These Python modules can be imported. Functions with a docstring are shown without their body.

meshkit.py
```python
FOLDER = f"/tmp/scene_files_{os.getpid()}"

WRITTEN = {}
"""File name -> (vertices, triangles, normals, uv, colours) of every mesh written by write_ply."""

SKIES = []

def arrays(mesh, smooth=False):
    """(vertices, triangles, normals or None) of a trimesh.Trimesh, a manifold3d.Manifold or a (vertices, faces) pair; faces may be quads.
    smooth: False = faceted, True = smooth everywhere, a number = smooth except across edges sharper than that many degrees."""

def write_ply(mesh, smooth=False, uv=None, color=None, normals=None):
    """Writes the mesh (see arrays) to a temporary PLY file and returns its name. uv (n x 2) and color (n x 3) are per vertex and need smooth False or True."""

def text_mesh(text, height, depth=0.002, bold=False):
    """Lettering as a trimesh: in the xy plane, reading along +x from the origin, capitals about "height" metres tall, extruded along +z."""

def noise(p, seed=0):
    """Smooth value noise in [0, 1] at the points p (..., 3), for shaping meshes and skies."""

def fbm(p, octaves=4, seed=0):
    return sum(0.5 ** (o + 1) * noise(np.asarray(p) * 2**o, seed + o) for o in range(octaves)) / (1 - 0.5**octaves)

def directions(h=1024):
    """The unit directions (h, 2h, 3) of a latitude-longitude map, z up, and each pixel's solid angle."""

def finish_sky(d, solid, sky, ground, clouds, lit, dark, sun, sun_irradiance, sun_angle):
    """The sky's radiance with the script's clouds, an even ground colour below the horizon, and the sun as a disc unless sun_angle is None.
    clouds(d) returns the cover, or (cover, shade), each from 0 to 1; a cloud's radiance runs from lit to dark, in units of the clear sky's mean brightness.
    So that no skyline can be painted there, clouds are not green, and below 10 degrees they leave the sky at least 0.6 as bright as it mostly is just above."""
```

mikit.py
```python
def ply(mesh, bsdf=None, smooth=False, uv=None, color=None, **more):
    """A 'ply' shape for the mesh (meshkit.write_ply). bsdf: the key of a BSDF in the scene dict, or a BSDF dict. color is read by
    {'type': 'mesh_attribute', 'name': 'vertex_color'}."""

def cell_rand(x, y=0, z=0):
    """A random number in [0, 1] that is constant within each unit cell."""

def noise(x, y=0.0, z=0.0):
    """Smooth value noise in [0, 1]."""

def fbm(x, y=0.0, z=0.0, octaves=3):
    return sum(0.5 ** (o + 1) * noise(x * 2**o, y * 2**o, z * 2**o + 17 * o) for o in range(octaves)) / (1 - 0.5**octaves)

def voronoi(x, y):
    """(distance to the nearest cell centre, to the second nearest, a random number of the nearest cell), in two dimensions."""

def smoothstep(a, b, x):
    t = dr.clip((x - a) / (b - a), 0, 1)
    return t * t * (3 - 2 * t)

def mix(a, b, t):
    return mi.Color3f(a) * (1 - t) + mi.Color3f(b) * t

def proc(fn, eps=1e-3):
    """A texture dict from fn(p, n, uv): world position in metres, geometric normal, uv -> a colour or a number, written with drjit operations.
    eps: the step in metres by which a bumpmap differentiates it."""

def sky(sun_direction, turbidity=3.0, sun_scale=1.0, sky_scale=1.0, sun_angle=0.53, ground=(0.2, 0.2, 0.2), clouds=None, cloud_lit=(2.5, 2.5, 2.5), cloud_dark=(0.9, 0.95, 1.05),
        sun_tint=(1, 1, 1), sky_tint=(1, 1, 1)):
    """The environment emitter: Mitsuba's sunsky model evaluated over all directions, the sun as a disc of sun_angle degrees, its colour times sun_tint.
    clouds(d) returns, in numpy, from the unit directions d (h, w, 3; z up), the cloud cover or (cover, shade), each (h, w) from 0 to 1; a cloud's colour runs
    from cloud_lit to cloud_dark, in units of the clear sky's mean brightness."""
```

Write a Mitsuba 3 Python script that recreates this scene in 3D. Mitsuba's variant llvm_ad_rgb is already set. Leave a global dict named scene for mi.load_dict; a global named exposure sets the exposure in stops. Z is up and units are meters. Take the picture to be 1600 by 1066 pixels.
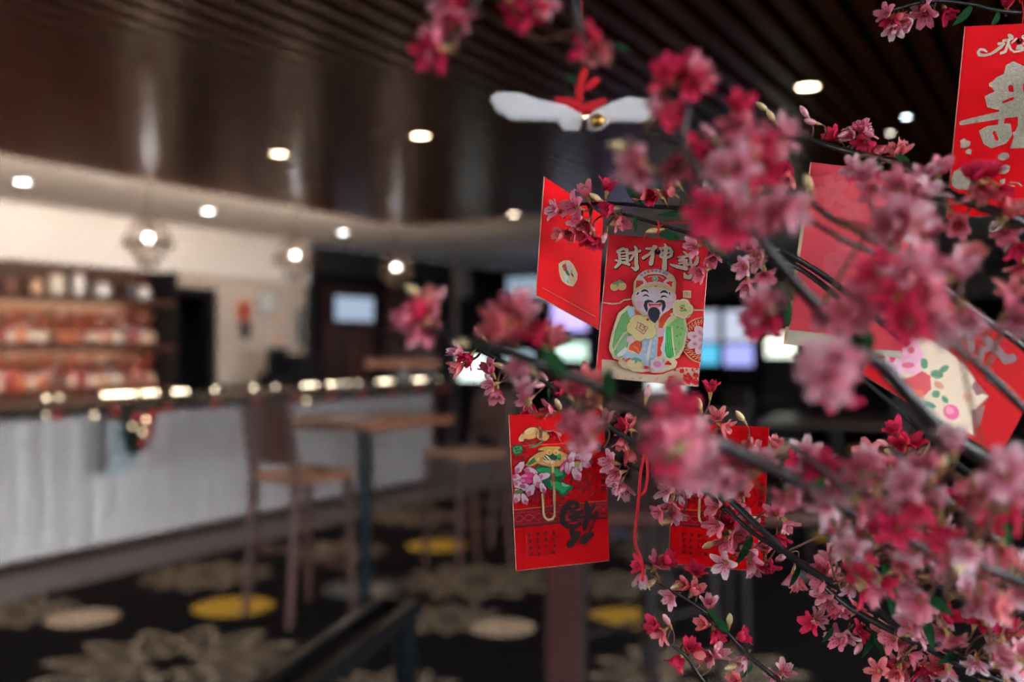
import math, random
import numpy as np, trimesh, mitsuba as mi, drjit as dr, mikit, meshkit
from scipy.optimize import least_squares
from scipy.spatial.transform import Rotation
from shapely.geometry import Polygon, LineString, Point, MultiPoint, box as sbox
from shapely.ops import unary_union
from shapely import affinity

T = mi.ScalarTransform4f
scene, labels = {}, {}

# ---------------------------------------------------------------- camera, daylight, exposure
FOCAL, YAW, PITCH, EYE = 1556.0, math.radians(29.4), math.atan(11 / 1556), np.array([0, 0, 1.5])
FWD = np.array([-math.sin(YAW) * math.cos(PITCH), math.cos(YAW) * math.cos(PITCH), math.sin(PITCH)])
RIGHT = np.cross(FWD, [0, 0, 1]); RIGHT /= np.linalg.norm(RIGHT)
UP = np.cross(RIGHT, FWD)
scene['camera'] = {'type': 'thinlens', 'fov': math.degrees(2 * math.atan(800 / FOCAL)), 'fov_axis': 'x', 'aperture_radius': 0.0054,
                   'focus_distance': 0.755, 'near_clip': 0.05, 'far_clip': 100.0,
                   'to_world': T().look_at(EYE.tolist(), (EYE + FWD).tolist(), [0, 0, 1])}
scene['sky'] = mikit.sky([0.3, -0.6, 0.75], turbidity=4.0, sun_scale=0.0, sky_scale=62.0, sun_angle=None, ground=(0.07, 0.07, 0.07),
                         clouds=lambda d: 0.85 + 0.15 * meshkit.fbm(d * 3.0, 3, 5), cloud_lit=(1.9, 1.95, 2.05), cloud_dark=(1.1, 1.15, 1.25))
scene['sky']['sampling_weight'] = 14.0
exposure = 0.6
PENDANT_L, DOWN_L, FAIRY_L, ADDED_COVE_L, SHELF_L, SCREEN_L = 330.0, 16.0, 14.0, 70.0, 36.0, 0.42


def ray(px, py):
    return FWD + (px - 800) / FOCAL * RIGHT - (py - 533) / FOCAL * UP


def at(px, py, depth):
    return EYE + depth * ray(px, py)


def pixels(p):
    d = np.asarray(p) - EYE
    z = d @ FWD
    return np.stack([800 + FOCAL * (d @ RIGHT) / z, 533 - FOCAL * (d @ UP) / z], -1)


def lin(r, g, b):
    c = np.array([r, g, b], float) / 255
    return np.where(c <= 0.04045, c / 12.92, ((c + 0.055) / 1.055) ** 2.4).tolist()


# ---------------------------------------------------------------- helpers
used = {}


def numbered(key):
    used[key] = used.get(key, -1) + 1
    return key if used[key] == 0 else f'{key}_{used[key]:03d}'


def thing(name, label=None, category=None, group=None, kind=None):
    key = numbered(name)
    d = {}
    for k, v in (('label', label), ('category', category), ('group', group), ('kind', kind)):
        if v:
            d[k] = v
    if d:
        labels[key] = d
    return key


def add(key, mesh, bsdf, smooth=False, color=None, **more):
    """One entry of the scene under exactly this key; mesh may be a ply dict that is shared."""
    if isinstance(mesh, dict):
        scene[key] = {**mesh, **more}
    else:
        scene[key] = mikit.ply(mesh, bsdf, smooth=smooth, color=color, **more)
    return key


def part(parent, name, mesh, bsdf, smooth=False, label=None, color=None, kind=None, **more):
    key = numbered(f'{parent}__{name}')
    add(key, mesh, bsdf, smooth, color, **more)
    d = {k: v for k, v in (('label', label), ('kind', kind)) if v}
    if d:
        labels[key] = d
    return key


def rgb(c):
    return {'type': 'rgb', 'value': list(map(float, c))}


def emit(c, s, pick=.1):
    return {'type': 'area', 'radiance': rgb([x * s for x in c]), 'sampling_weight': float(pick)}


def cat(*m):
    out = []
    for x in m:
        out += list(x) if isinstance(x, (list, tuple)) else [x]
    return trimesh.util.concatenate(out)


def bar(lo, hi, bevel=0.004):
    """A box from lo to hi with chamfered edges."""
    lo, hi = np.minimum(lo, hi).astype(float), np.maximum(lo, hi).astype(float)
    b = min(bevel, 0.45 * (hi - lo).min())
    pts = []
    for s in np.ndindex(2, 2, 2):
        corner = np.where(s, hi, lo)
        inward = np.where(s, -1.0, 1.0) * b
        for k in range(3):
            o = inward.copy()
            o[k] = 0
            pts.append(corner + o)
    return trimesh.convex.convex_hull(np.array(pts))


def frame_of(t):
    t = t / np.linalg.norm(t)
    a = np.cross(t, [0, 0, 1.0] if abs(t[2]) < 0.9 else [1.0, 0, 0])
    a /= np.linalg.norm(a)
    return a, np.cross(t, a)


def tube(points, radii, sides=8):
    p = np.asarray(points, float)
    r = np.broadcast_to(np.asarray(radii, float), (len(p),))
    t = np.gradient(p, axis=0)
    a, _ = frame_of(t[0])
    vs, ang = [], np.arange(sides) * 2 * np.pi / sides
    for i in range(len(p)):
        ti = t[i] / (np.linalg.norm(t[i]) + 1e-12)
        a = a - ti * (a @ ti)
        a /= np.linalg.norm(a) + 1e-12
        b = np.cross(ti, a)
        vs.append(p[i] + r[i] * (np.cos(ang)[:, None] * a + np.sin(ang)[:, None] * b))
    v = np.vstack(vs + [p[:1], p[-1:]])
    f, n = [], len(p)
    for i in range(n - 1):
        for j in range(sides):
            k = (j + 1) % sides
            f += [[i * sides + j, i * sides + k, (i + 1) * sides + k], [i * sides + j, (i + 1) * sides + k, (i + 1) * sides + j]]
    for j in range(sides):
        k = (j + 1) % sides
        f += [[n * sides, k, j], [n * sides + 1, (n - 1) * sides + j, (n - 1) * sides + k]]
    return trimesh.Trimesh(v, f, process=False)


def lathe(profile, n=20):
    pr = np.asarray(profile, float)
    ang = np.arange(n) * 2 * np.pi / n
    v = np.concatenate([np.stack([r * np.cos(ang), r * np.sin(ang), np.full(n, z)], 1) for r, z in pr])
    f = []
    for i in range(len(pr) - 1):
        for j in range(n):
            k = (j + 1) % n
            f += [[i * n + j, i * n + k, (i + 1) * n + k], [i * n + j, (i + 1) * n + k, (i + 1) * n + j]]
    return trimesh.Trimesh(v, f, process=False)


def moved(m, t, yaw=0.0):
    m = m.copy()
    if yaw:
        m.apply_transform(trimesh.transformations.rotation_matrix(yaw, [0, 0, 1]))
    m.apply_translation(t)
    return m


def smooth_path(pts, n):
    """A Catmull-Rom curve through the points."""
    p = np.asarray(pts, float)
    if len(p) == 2:
        return p[0] + np.linspace(0, 1, n)[:, None] * (p[1] - p[0])
    q = np.vstack([2 * p[0] - p[1], p, 2 * p[-1] - p[-2]])
    out = []
    for s in np.linspace(0, len(p) - 1 - 1e-9, n):
        i, t = int(s), s - int(s)
        a, b, c, d = q[i:i + 4]
        out.append(0.5 * (2 * b + (c - a) * t + (2 * a - 5 * b + 4 * c - d) * t * t + (3 * b - a - 3 * c + d) * t ** 3))
    return np.array(out)


# ---------------------------------------------------------------- materials
def principled(c, rough=0.5, **k):
    return {'type': 'twosided', 'bsdf': {'type': 'principled', 'base_color': c if isinstance(c, dict) else rgb(c), 'roughness': rough, **k}}


M = {}


def mat(name, d):
    scene['m_' + name] = d
    M[name] = 'm_' + name


def wood(c1, c2, sx, sy, sz):
    def fn(p, n, uv):
        g = mikit.fbm(p.x * sx, p.y * sy, p.z * sz, 3)
        return mikit.mix(c1, c2, g)
    return mikit.proc(fn)


mat('slat', principled(wood(lin(64, 33, 18), lin(92, 50, 28), 60, 2.5, 30), 0.26, specular=0.6, spec_tint=0.8))
mat('black', principled((0.006, 0.006, 0.007), 0.8, specular=0.1))
mat('plaster', {'type': 'diffuse', 'reflectance': rgb(lin(238, 234, 230))})
mat('grey_plaster', {'type': 'diffuse', 'reflectance': rgb(lin(150, 142, 140))})
mat('cream_wall', {'type': 'diffuse', 'reflectance': rgb(lin(215, 200, 188))})
mat('dark_wall', {'type': 'diffuse', 'reflectance': rgb(lin(52, 52, 56))})
mat('tile', principled(lin(232, 228, 226), 0.45))
mat('counter', principled(wood(lin(34, 22, 20), lin(54, 36, 30), 8, 3, 8), 0.28))
mat('dark_wood', principled(wood(lin(48, 29, 25), lin(74, 46, 38), 20, 20, 3), 0.42, specular=0.22))
mat('post_wood', principled(wood(lin(44, 24, 23), lin(56, 32, 30), 20, 20, 2), 0.7, specular=.08))
mat('seat_wood', principled(wood(lin(120, 76, 54), lin(150, 98, 70), 30, 6, 10), 0.3))
mat('black_metal', principled((0.004, 0.005, 0.006), 0.16, specular=0.16))
mat('stool_black', principled(lin(26, 21, 20), 0.6, specular=0.12))
mat('teal_metal', principled(lin(9, 22, 28), 0.3, specular=0.2))
mat('cage_metal', principled(lin(58, 44, 34), 0.5))
mat('white_plastic', principled(lin(235, 235, 232), 0.4))
mat('red_plastic', principled(lin(180, 14, 24), 0.4))
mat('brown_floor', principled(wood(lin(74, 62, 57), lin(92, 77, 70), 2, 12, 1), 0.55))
mat('tinsel', principled(lin(22, 48, 34), 0.4))
mat('bauble', principled(lin(170, 16, 26), 0.2, clearcoat=0.6))
mat('pale_ribbon', principled(lin(196, 212, 216), 0.6))
mat('gold', principled(lin(200, 150, 70), 0.3, metallic=0.8))
mat('vase', principled(lin(200, 196, 190), 0.4))
for name, c in (('amber', (0.85, 0.42, 0.14)), ('clear', (0.9, 0.88, 0.84)), ('green', (0.3, 0.55, 0.3)), ('cognac', (0.7, 0.2, 0.05)), ('blush', (0.95, 0.72, 0.6))):
    mat('glass_' + name, {'type': 'thindielectric', 'int_ior': 1.5, 'specular_transmittance': rgb(c)})
for name, c in (('cream', (240, 230, 208)), ('peach', (236, 190, 156)), ('orange', (206, 116, 52)), ('red', (150, 30, 26)), ('dark', (40, 28, 26)), ('brown', (110, 62, 40))):
    mat('label_' + name, principled(lin(*c), 0.3, specular=0.6))

# carpet: dark ground, a plain brown border beside the bar, discs and lace rosettes woven in
DISCS = [(-4.80, 3.66, .20, 0), (-4.25, 4.25, .24, 1), (-2.67, 4.64, .18, 0), (-4.21, 6.31, .24, 1), (-2.18, 5.15, .22, 1), (-1.3, 6.6, .2, 0),
         (-3.1, 7.4, .2, 0), (-2.0, 3.2, .2, 1), (-0.6, 4.2, .2, 0), (-4.9, 2.2, .22, 0), (-1.6, 8.2, .24, 1), (-3.3, 2.0, .18, 1), (0.6, 5.8, .2, 0), (-4.4, 8.6, .22, 0)]
LACE = [(-3.75, 3.35, .60), (-4.99, 4.75, .42), (-3.35, 5.5, .50), (-3.02, 4.65, .30), (-5.23, 3.55, .34), (-2.5, 5.85, .36), (-4.75, 5.8, .36), (-5.1, 7.3, .42),
        (-1.5, 4.4, .5), (-2.5, 7.0, .5), (-1.2, 2.6, .55), (-4.3, 1.2, .55), (0.4, 3.4, .5), (-0.2, 7.4, .5), (-3.8, 9.6, .5), (-2.6, 3.5, .34)]


def carpet(p, n, uv):
    base = mikit.mix(lin(22, 22, 24), lin(34, 30, 30), mikit.fbm(p.x * 40, p.y * 40, 0, 2))
    tan = mikit.mix(lin(190, 160, 130), lin(232, 206, 176), mikit.fbm(p.x * 25, p.y * 25, 3, 2))
    yellow = mikit.mix(lin(200, 150, 50), lin(236, 190, 84), mikit.fbm(p.x * 25, p.y * 25, 7, 2))
    m = mi.Float(0)
    for x, y, r in LACE:
        dx, dy = p.x - x, p.y - y
        rr = dr.sqrt(dx * dx + dy * dy) / r
        a = dr.atan2(dy, dx)
        petal = 0.80 + 0.16 * dr.cos(a * 12)
        ring = dr.exp(-dr.square((rr - petal) / 0.055))
        ring2 = dr.exp(-dr.square((rr - (0.52 + 0.13 * dr.cos(a * 12 + 3.14))) / 0.05))
        ring3 = dr.exp(-dr.square((rr - (0.30 + 0.08 * dr.cos(a * 6))) / 0.05))
        spoke = dr.exp(-dr.square(dr.sin(a * 6) / 0.30)) * mikit.smoothstep(0.15, 0.3, rr) * mikit.smoothstep(0.95, 0.75, rr)
        m = dr.maximum(m, dr.select(rr < 1.08, dr.clip(ring + ring2 + ring3 + 0.55 * spoke, 0, 1) * 0.55, 0))
    c = mikit.mix(base, tan, m)
    for x, y, r, kind in DISCS:
        dx, dy = p.x - x, p.y - y
        rr = dr.sqrt(dx * dx + dy * dy) / r
        c = mikit.mix(c, yellow if kind else tan, mikit.smoothstep(1.0, 0.93, rr) * (0.86 + 0.14 * dr.cos(rr * 22)))
    return c


mat('carpet', {'type': 'diffuse', 'reflectance': mikit.proc(carpet)})
# ---------------------------------------------------------------- the room
XL, XR, YF, YB, ZS, ZC = -8.6, 5.0, -3.5, 20.0, 2.75, 2.85
EDGE, SLAT_END, BARX = -5.85, 8.26, -6.16

thing('floor', 'dark patterned carpet floor with tan and yellow circles', kind='structure')
part('floor', 'carpet', bar([-5.5, YF, -.06], [XR, YB, 0], .001), M['carpet'])
part('floor', 'border', bar([XL, YF, -.06], [-5.5, YB, 0], .001), M['brown_floor'], label='plain brown floor along the bar')

thing('ceiling', 'dark slatted timber ceiling with a white plaster ceiling beyond', kind='structure')
part('ceiling', 'plenum', bar([EDGE, YF, ZS + .16], [XR, SLAT_END, ZS + .2], .001), M['black'])
part('ceiling', 'plaster_panel', cat(bar([XL, YF, ZC], [EDGE - .02, SLAT_END, ZC + .1], .001)), M['plaster'])
part('ceiling', 'plaster_panel', cat(bar([XL, SLAT_END, ZC], [XR, YB, ZC + .1], .001)), M['plaster'])
slat = mikit.ply(bar([0, YF, ZS], [.066, SLAT_END, ZS + .085], .003), M['slat'])
nslat = int((XR - EDGE) / .125)
for i in range(nslat):
    part('ceiling', 'slat', slat, None, to_world=T().translate([EDGE + .03 + .125 * i, 0, 0]))
thing('trim_1', 'dark timber edge board of the slatted ceiling', kind='structure')
part('trim_1', 'edge_board', bar([EDGE - .02, YF, ZS - .005], [EDGE + .012, SLAT_END + .02, ZS + .13]), M['slat'])
part('trim_1', 'end_board', bar([EDGE, SLAT_END, ZS - .005], [XR, SLAT_END + .03, ZS + .13]), M['slat'])

# left wall: bulkhead, back bar niche, doorway, cream wall, dark wall with an opening
thing('wall_left', 'left wall behind the bar, white above and dark further back', kind='structure')
part('wall_left', 'bulkhead', bar([XL - .05, YF, 2.31], [XL + .06, 9.86, ZC]), M['plaster'])
part('wall_left', 'panel', bar([XL - .1, YF, 0], [XL, 7.5, 2.31]), M['dark_wood'])
part('wall_left', 'panel', bar([XL - .1, 7.5, 2.14], [XL, 8.28, 2.31]), M['cream_wall'])
part('wall_left', 'panel', bar([XL - .1, 8.28, 0], [XL, 9.86, 2.31]), M['cream_wall'])
part('wall_left', 'panel', bar([XL - .1, 9.86, 0], [XL, 13.62, ZC]), M['dark_wall'])
part('wall_left', 'panel', bar([XL - .1, 13.62, 0], [XL, YB, ZC]), M['black'])
part('wall_left', 'pilaster', bar([XL, 13.35, 0], [XL + .1, 13.7, ZC]), M['grey_plaster'], label='pale grey pilaster at the end of the dark wall')
thing('door_1', 'black framed dark doorway beside the bottle shelves', kind='structure')
part('door_1', 'jamb', bar([XL - .12, 7.45, 0], [XL + .03, 7.55, 2.16]), M['black'])
part('door_1', 'jamb', bar([XL - .12, 8.2, 0], [XL + .03, 8.3, 2.16]), M['black'])
part('door_1', 'lintel', bar([XL - .12, 7.45, 2.08], [XL + .03, 8.3, 2.18]), M['black'])
part('door_1', 'room_behind', cat(bar([XL - 1.6, 7.0, 0], [XL - 1.5, 8.8, 2.3]), bar([XL - 1.6, 7.0, -.05], [XL - .1, 8.8, 0]), bar([XL - 1.6, 7.0, 2.3], [XL - .1, 8.8, 2.35]),
                                  bar([XL - 1.6, 6.95, 0], [XL - .1, 7.0, 2.3]), bar([XL - 1.6, 8.8, 0], [XL - .1, 8.85, 2.3])), M['dark_wall'])
thing('door_2', 'black framed opening in the dark wall past the bar', kind='structure')
for y in (9.98, 11.3, 12.9):
    part('door_2', 'jamb', bar([XL, y, 0], [XL + .06, y + .16, 2.5]), M['black'])
part('door_2', 'lintel', bar([XL, 9.98, 2.32], [XL + .06, 13.06, 2.5]), M['black'])
for y0, y1 in ((10.14, 10.5), (10.6, 11.3), (11.5, 12.1), (12.2, 12.9)):
    part('door_2', 'panel', bar([XL, y0, 0], [XL + .02, y1, 2.32]), M['dark_wood'])
thing('wall_back', 'dark far wall of the room', kind='structure')
part('wall_back', 'panel', bar([XL, YB, 0], [XR, YB + .1, 2.45]), M['black'])
part('wall_back', 'bulkhead', bar([XL, YB - .5, 2.45], [XR, YB, ZC]), M['grey_plaster'])
# window behind the camera; unseen right row added to light the bar front
def window_wall(wall, wlab, window, glab, fixed, a0, a1, w0, w1, z0, z1, n, axis):
    def b(u0, u1, d0, d1, za, zb, bev=.004):
        return bar([fixed + d0, u0, za], [fixed + d1, u1, zb], bev) if axis == 'x' else bar([u0, fixed + d0, za], [u1, fixed + d1, zb], bev)
    s = 1 if fixed > 0 else -1
    thing(wall, wlab, kind='structure')
    for u0, u1, za, zb in ((a0, w0, 0, ZC + .1), (w1, a1, 0, ZC + .1), (w0, w1, 0, z0), (w0, w1, z1, ZC + .1)):
        part(wall, 'panel', b(u0, u1, 0, s * .12, za, zb), M['dark_wall'])
    thing(window, glab, kind='structure')
    for i in range(n + 1):
        u = w0 + (w1 - w0) * i / n
        part(window, 'mullion', b(u - .03, u + .03, s * .04, s * .1, z0, z1), M['black_metal'])


window_wall('wall_right', 'dark right wall with an added row of windows', 'window_1', 'unseen row of tall windows added in the right wall to light the bar', XR, YF, YB, -3.0, 7.5, .2, 2.7, 7, 'x')
window_wall('wall_front', 'wall behind the photographer with windows', 'window_2', 'window behind the photographer', YF, XL, XR, -6.6, -1.6, .6, 2.5, 4, 'y')

# ---------------------------------------------------------------- lamps

def downlight(x, y, z, s, c, label, group=None, r=.045, pick=.1):
    k = thing('downlight', label, 'light', group)
    ring = lathe([(r, 0), (r + .004, -.006), (r + .014, -.006), (r + .016, 0)], 20)
    part(k, 'bezel', moved(ring, [x, y, z]), M['white_plastic'] if z > ZS + .05 else M['black_metal'], smooth=30)
    d = lathe([(.0001, 0), (r, 0)], 20)
    part(k, 'lens', moved(d, [x, y, z - .002]), M['black'], emitter=emit(c, s, pick))


for (x, lab) in ((-4.44, 'recessed downlight in the slat ceiling, left one of the warm pair above the pendants'), (-3.34, 'recessed downlight in the slat ceiling, right one of the warm pair above the pendants'),
                 (-2.22, 'recessed downlight in the slat ceiling, partly hidden by the white winged ornament'), (-1.10, 'recessed downlight in the slat ceiling above the blossoms')):
    downlight(x, 4.83, ZS, DOWN_L, (1.0, .70, .42), lab, r=.05, pick=.5)
downlight(-4.55, 8.1, ZS, DOWN_L, (1.0, .75, .52), 'recessed downlight at the far end of the slat ceiling, above the plain red packet', r=.05, pick=.3)
downlight(-0.78, 5.72, ZS, 22, (.75, .95, 1.0), 'small cool white spot light high up in the slat ceiling', r=.022)
downlight(-0.92, 6.1, ZS, 12, (1.0, .85, .7), 'small warm spot light just below the cool white one', r=.022)
for y, lab in ((5.08, 'leftmost of the white ceiling downlights over the bar'), (7.07, 'middle one of the white ceiling downlights over the bar'), (9.15, 'third white ceiling downlight over the bar, right of the middle pendant')):
    downlight(-7.42, y, ZC, 120, (1, .95, .88), lab, r=.055, pick=.8)
downlight(-7.42, 3.1, ZC, 120, (1, .95, .88), 'ceiling downlight over the near end of the bar', r=.055, pick=.6)
downlight(-5.75, 8.6, ZC, 1.6, (1, .95, .9), 'dim round downlight in the grey ceiling just past the slats')
for x, y, lab in ((-0.80, 10.8, 'uppermost of the three downlights seen behind the right blossoms'), (-0.75, 12.3, 'middle one of the three downlights seen behind the right blossoms'), (-0.76, 15.0, 'lowest of the three downlights seen behind the right blossoms')):
    downlight(x, y, ZC, 16, (1, .85, .7), lab)
# unseen cove strip added to brighten the plaster over the bar, on the back of the slat ceiling's edge board
k = thing('added_cove_light', 'unseen strip light added along the edge of the slatted ceiling to brighten the plaster', 'light')
part(k, 'strip', bar([EDGE - .045, 2.0, ZS + .01], [EDGE - .024, 8.2, ZS + .06], .001), M['white_plastic'], emitter=emit((1, .86, .74), ADDED_COVE_L, 9))

part(k, 'ledge', bar([EDGE - .16, 2.0, ZS - .004], [EDGE - .02, 8.2, ZS + .004], .001), M['slat'])  # unseen ledge added to carry the upward strip
q = [[EDGE - .15, 2.0, ZS + .006], [EDGE - .05, 2.0, ZS + .006], [EDGE - .05, 8.2, ZS + .006], [EDGE - .15, 8.2, ZS + .006]]
part(k, 'uplight_strip', trimesh.Trimesh(q, [[0, 1, 2], [0, 2, 3]], process=False), M['white_plastic'], emitter=emit((1, .88, .78), 16.0, 5))  # unseen upward strip added to lighten the plaster ceiling

PEND = [(3.85, 'pendant'), (5.47, 'nearest of the three'), (7.18, 'middle'), (8.8, 'furthest')]
cage_ring = lambda r, z: tube([[r * math.cos(a), r * math.sin(a), z] for a in np.linspace(0, 2 * np.pi, 25)], .009, 6)
cage_mesh = cat(cage_ring(.085, .16), cage_ring(.19, -.03), cage_ring(.186, -.05), cage_ring(.045, -.22),
                [tube([[.085 * math.cos(a), .085 * math.sin(a), .16], [.19 * math.cos(a), .19 * math.sin(a), -.03], [.045 * math.cos(a), .045 * math.sin(a), -.22]], .007, 6) for a in np.arange(14) * np.pi / 7])
cage_ply = mikit.ply(cage_mesh, M['cage_metal'], smooth=40)
bulb_mesh = trimesh.creation.icosphere(2, .030)
for y, w in PEND:
    lab = {'pendant': 'open wire cage pendant lamp over the near end of the bar', 'nearest of the three': 'largest wire cage pendant lamp in view, in front of the white wall',
           'middle': 'wire cage pendant lamp over the bar, between the other two', 'furthest': 'smallest wire cage pendant lamp, over the far end of the bar'}[w]
    k = thing('pendant_lamp', lab, 'lamp')
    part(k, 'cage', cage_ply, None, to_world=T().translate([-6.4, y, 2.37]))
    part(k, 'cord', tube([[-6.4, y, 2.5], [-6.4, y, ZC]], .004, 6), M['black'])
    part(k, 'socket', moved(lathe([(.0001, .14), (.022, .14), (.022, .05), (.0001, .05)], 14), [-6.4, y, 2.37]), M['cage_metal'], smooth=30)
    part(k, 'bulb', moved(bulb_mesh, [-6.4, y, 2.37]), M['white_plastic'], emitter=emit((1, .78, .56), PENDANT_L, 2.4))

# ---------------------------------------------------------------- the bar
B0, B1 = 2.6, 9.2
k = thing('bar_counter', 'long bar with a white relief tiled front and a dark counter top', 'bar')
part(k, 'body', bar([-6.7, B0, 0], [BARX - .03, B1, 1.04]), M['tile'])
part(k, 'counter_top', bar([-6.85, B0 - .1, 1.04], [-5.97, B1 + .1, 1.11], .01), M['counter'], label='dark polished counter top')
part(k, 'kick_board', bar([-6.2, B0, 0], [BARX - .01, B1, .06]), M['counter'])
TS = .2
g = np.linspace(0, 1, 7)
uu, vv = np.meshgrid(g, g, indexing='ij')
hh = .012 * np.minimum(1, 4 * np.minimum(np.minimum(uu, 1 - uu), np.minimum(vv, 1 - vv))) * (0.45 + .55 * np.sin(np.pi * (uu * .8 + vv * .6)) ** 2) + .002
tv = np.stack([hh, uu * TS * .985 + TS * .0075, vv * TS * .985 + TS * .0075], -1).reshape(-1, 3)
tv = np.vstack([tv, tv[[0, 6, 42, 48]] * [0, 1, 1]])
tf = []
for i in range(6):
    for j in range(6):
        a, b, c, d = i * 7 + j, (i + 1) * 7 + j, (i + 1) * 7 + j + 1, i * 7 + j + 1
        tf += [[a, b, c], [a, c, d]]
tile_ply = mikit.ply(trimesh.Trimesh(tv, tf, process=False), M['tile'], smooth=True)
for i in range(int(round((B1 - B0) / TS))):
    for j in range(5):
        part(k, 'tile', tile_ply, None, to_world=T().translate([BARX - .028, B0 + i * TS, .04 + j * TS]))

# string of fairy lights and tinsel along the counter's edge, with a hanging swag
k = thing('tinsel_garland', 'dark green tinsel garland with red baubles along the bar edge', 'garland')
rg = random.Random(4)
spikes = []
for i in range(1500):
    y = B0 + .1 + (B1 - B0 - .1) * rg.random()
    sag = .02 * math.sin(y * 5)
    c = np.array([-5.95, y, 1.085 + sag])
    d = np.array([abs(rg.gauss(.35, .5)), rg.gauss(0, .5), rg.gauss(0, .6)])
    d /= np.linalg.norm(d)
    s = np.cross(d, [rg.gauss(0, 1), rg.gauss(0, 1), rg.gauss(0, 1)])
    s /= np.linalg.norm(s)
    L = .035 + .02 * rg.random()
    spikes.append((c + s * .004, c - s * .004, c + d * L))
v = np.array(spikes).reshape(-1, 3)
part(k, 'tinsel', trimesh.Trimesh(v, np.arange(len(v)).reshape(-1, 3), process=False), M['tinsel'], kind='stuff')
for y in np.arange(B0 + .3, B1, .47):
    part(k, 'bauble', moved(trimesh.creation.icosphere(2, .028), [-5.92, y, 1.05]), M['bauble'], smooth=True)
k = thing('hanging_swag', 'dark green and red festive swag hanging from the bar edge', 'swag')
sp = []
for i in range(700):
    h = rg.random() ** .8
    c = np.array([-5.955 + .02 * abs(rg.gauss(0, 1)), 4.96 + rg.gauss(0, 1) * .07 * (1 - .5 * h), 1.06 - .30 * h])
    d = np.array([abs(rg.gauss(.5, .5)), rg.gauss(0, .6), rg.gauss(-.4, .5)]); d /= np.linalg.norm(d)
    s = np.cross(d, [1, rg.random(), rg.random()]); s /= np.linalg.norm(s)
    sp.append((c + s * .006, c - s * .006, c + d * .06))
v = np.array(sp).reshape(-1, 3)
part(k, 'foliage', trimesh.Trimesh(v, np.arange(len(v)).reshape(-1, 3), process=False), M['tinsel'], kind='stuff')
for dy, dz in ((.07, .97), (-.02, 1.0), (.08, .88), (.02, .80), (.12, 1.02)):
    part(k, 'bauble', moved(trimesh.creation.icosphere(2, .032), [-5.9, 4.97 + dy, dz]), M['bauble'], smooth=True)
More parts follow.
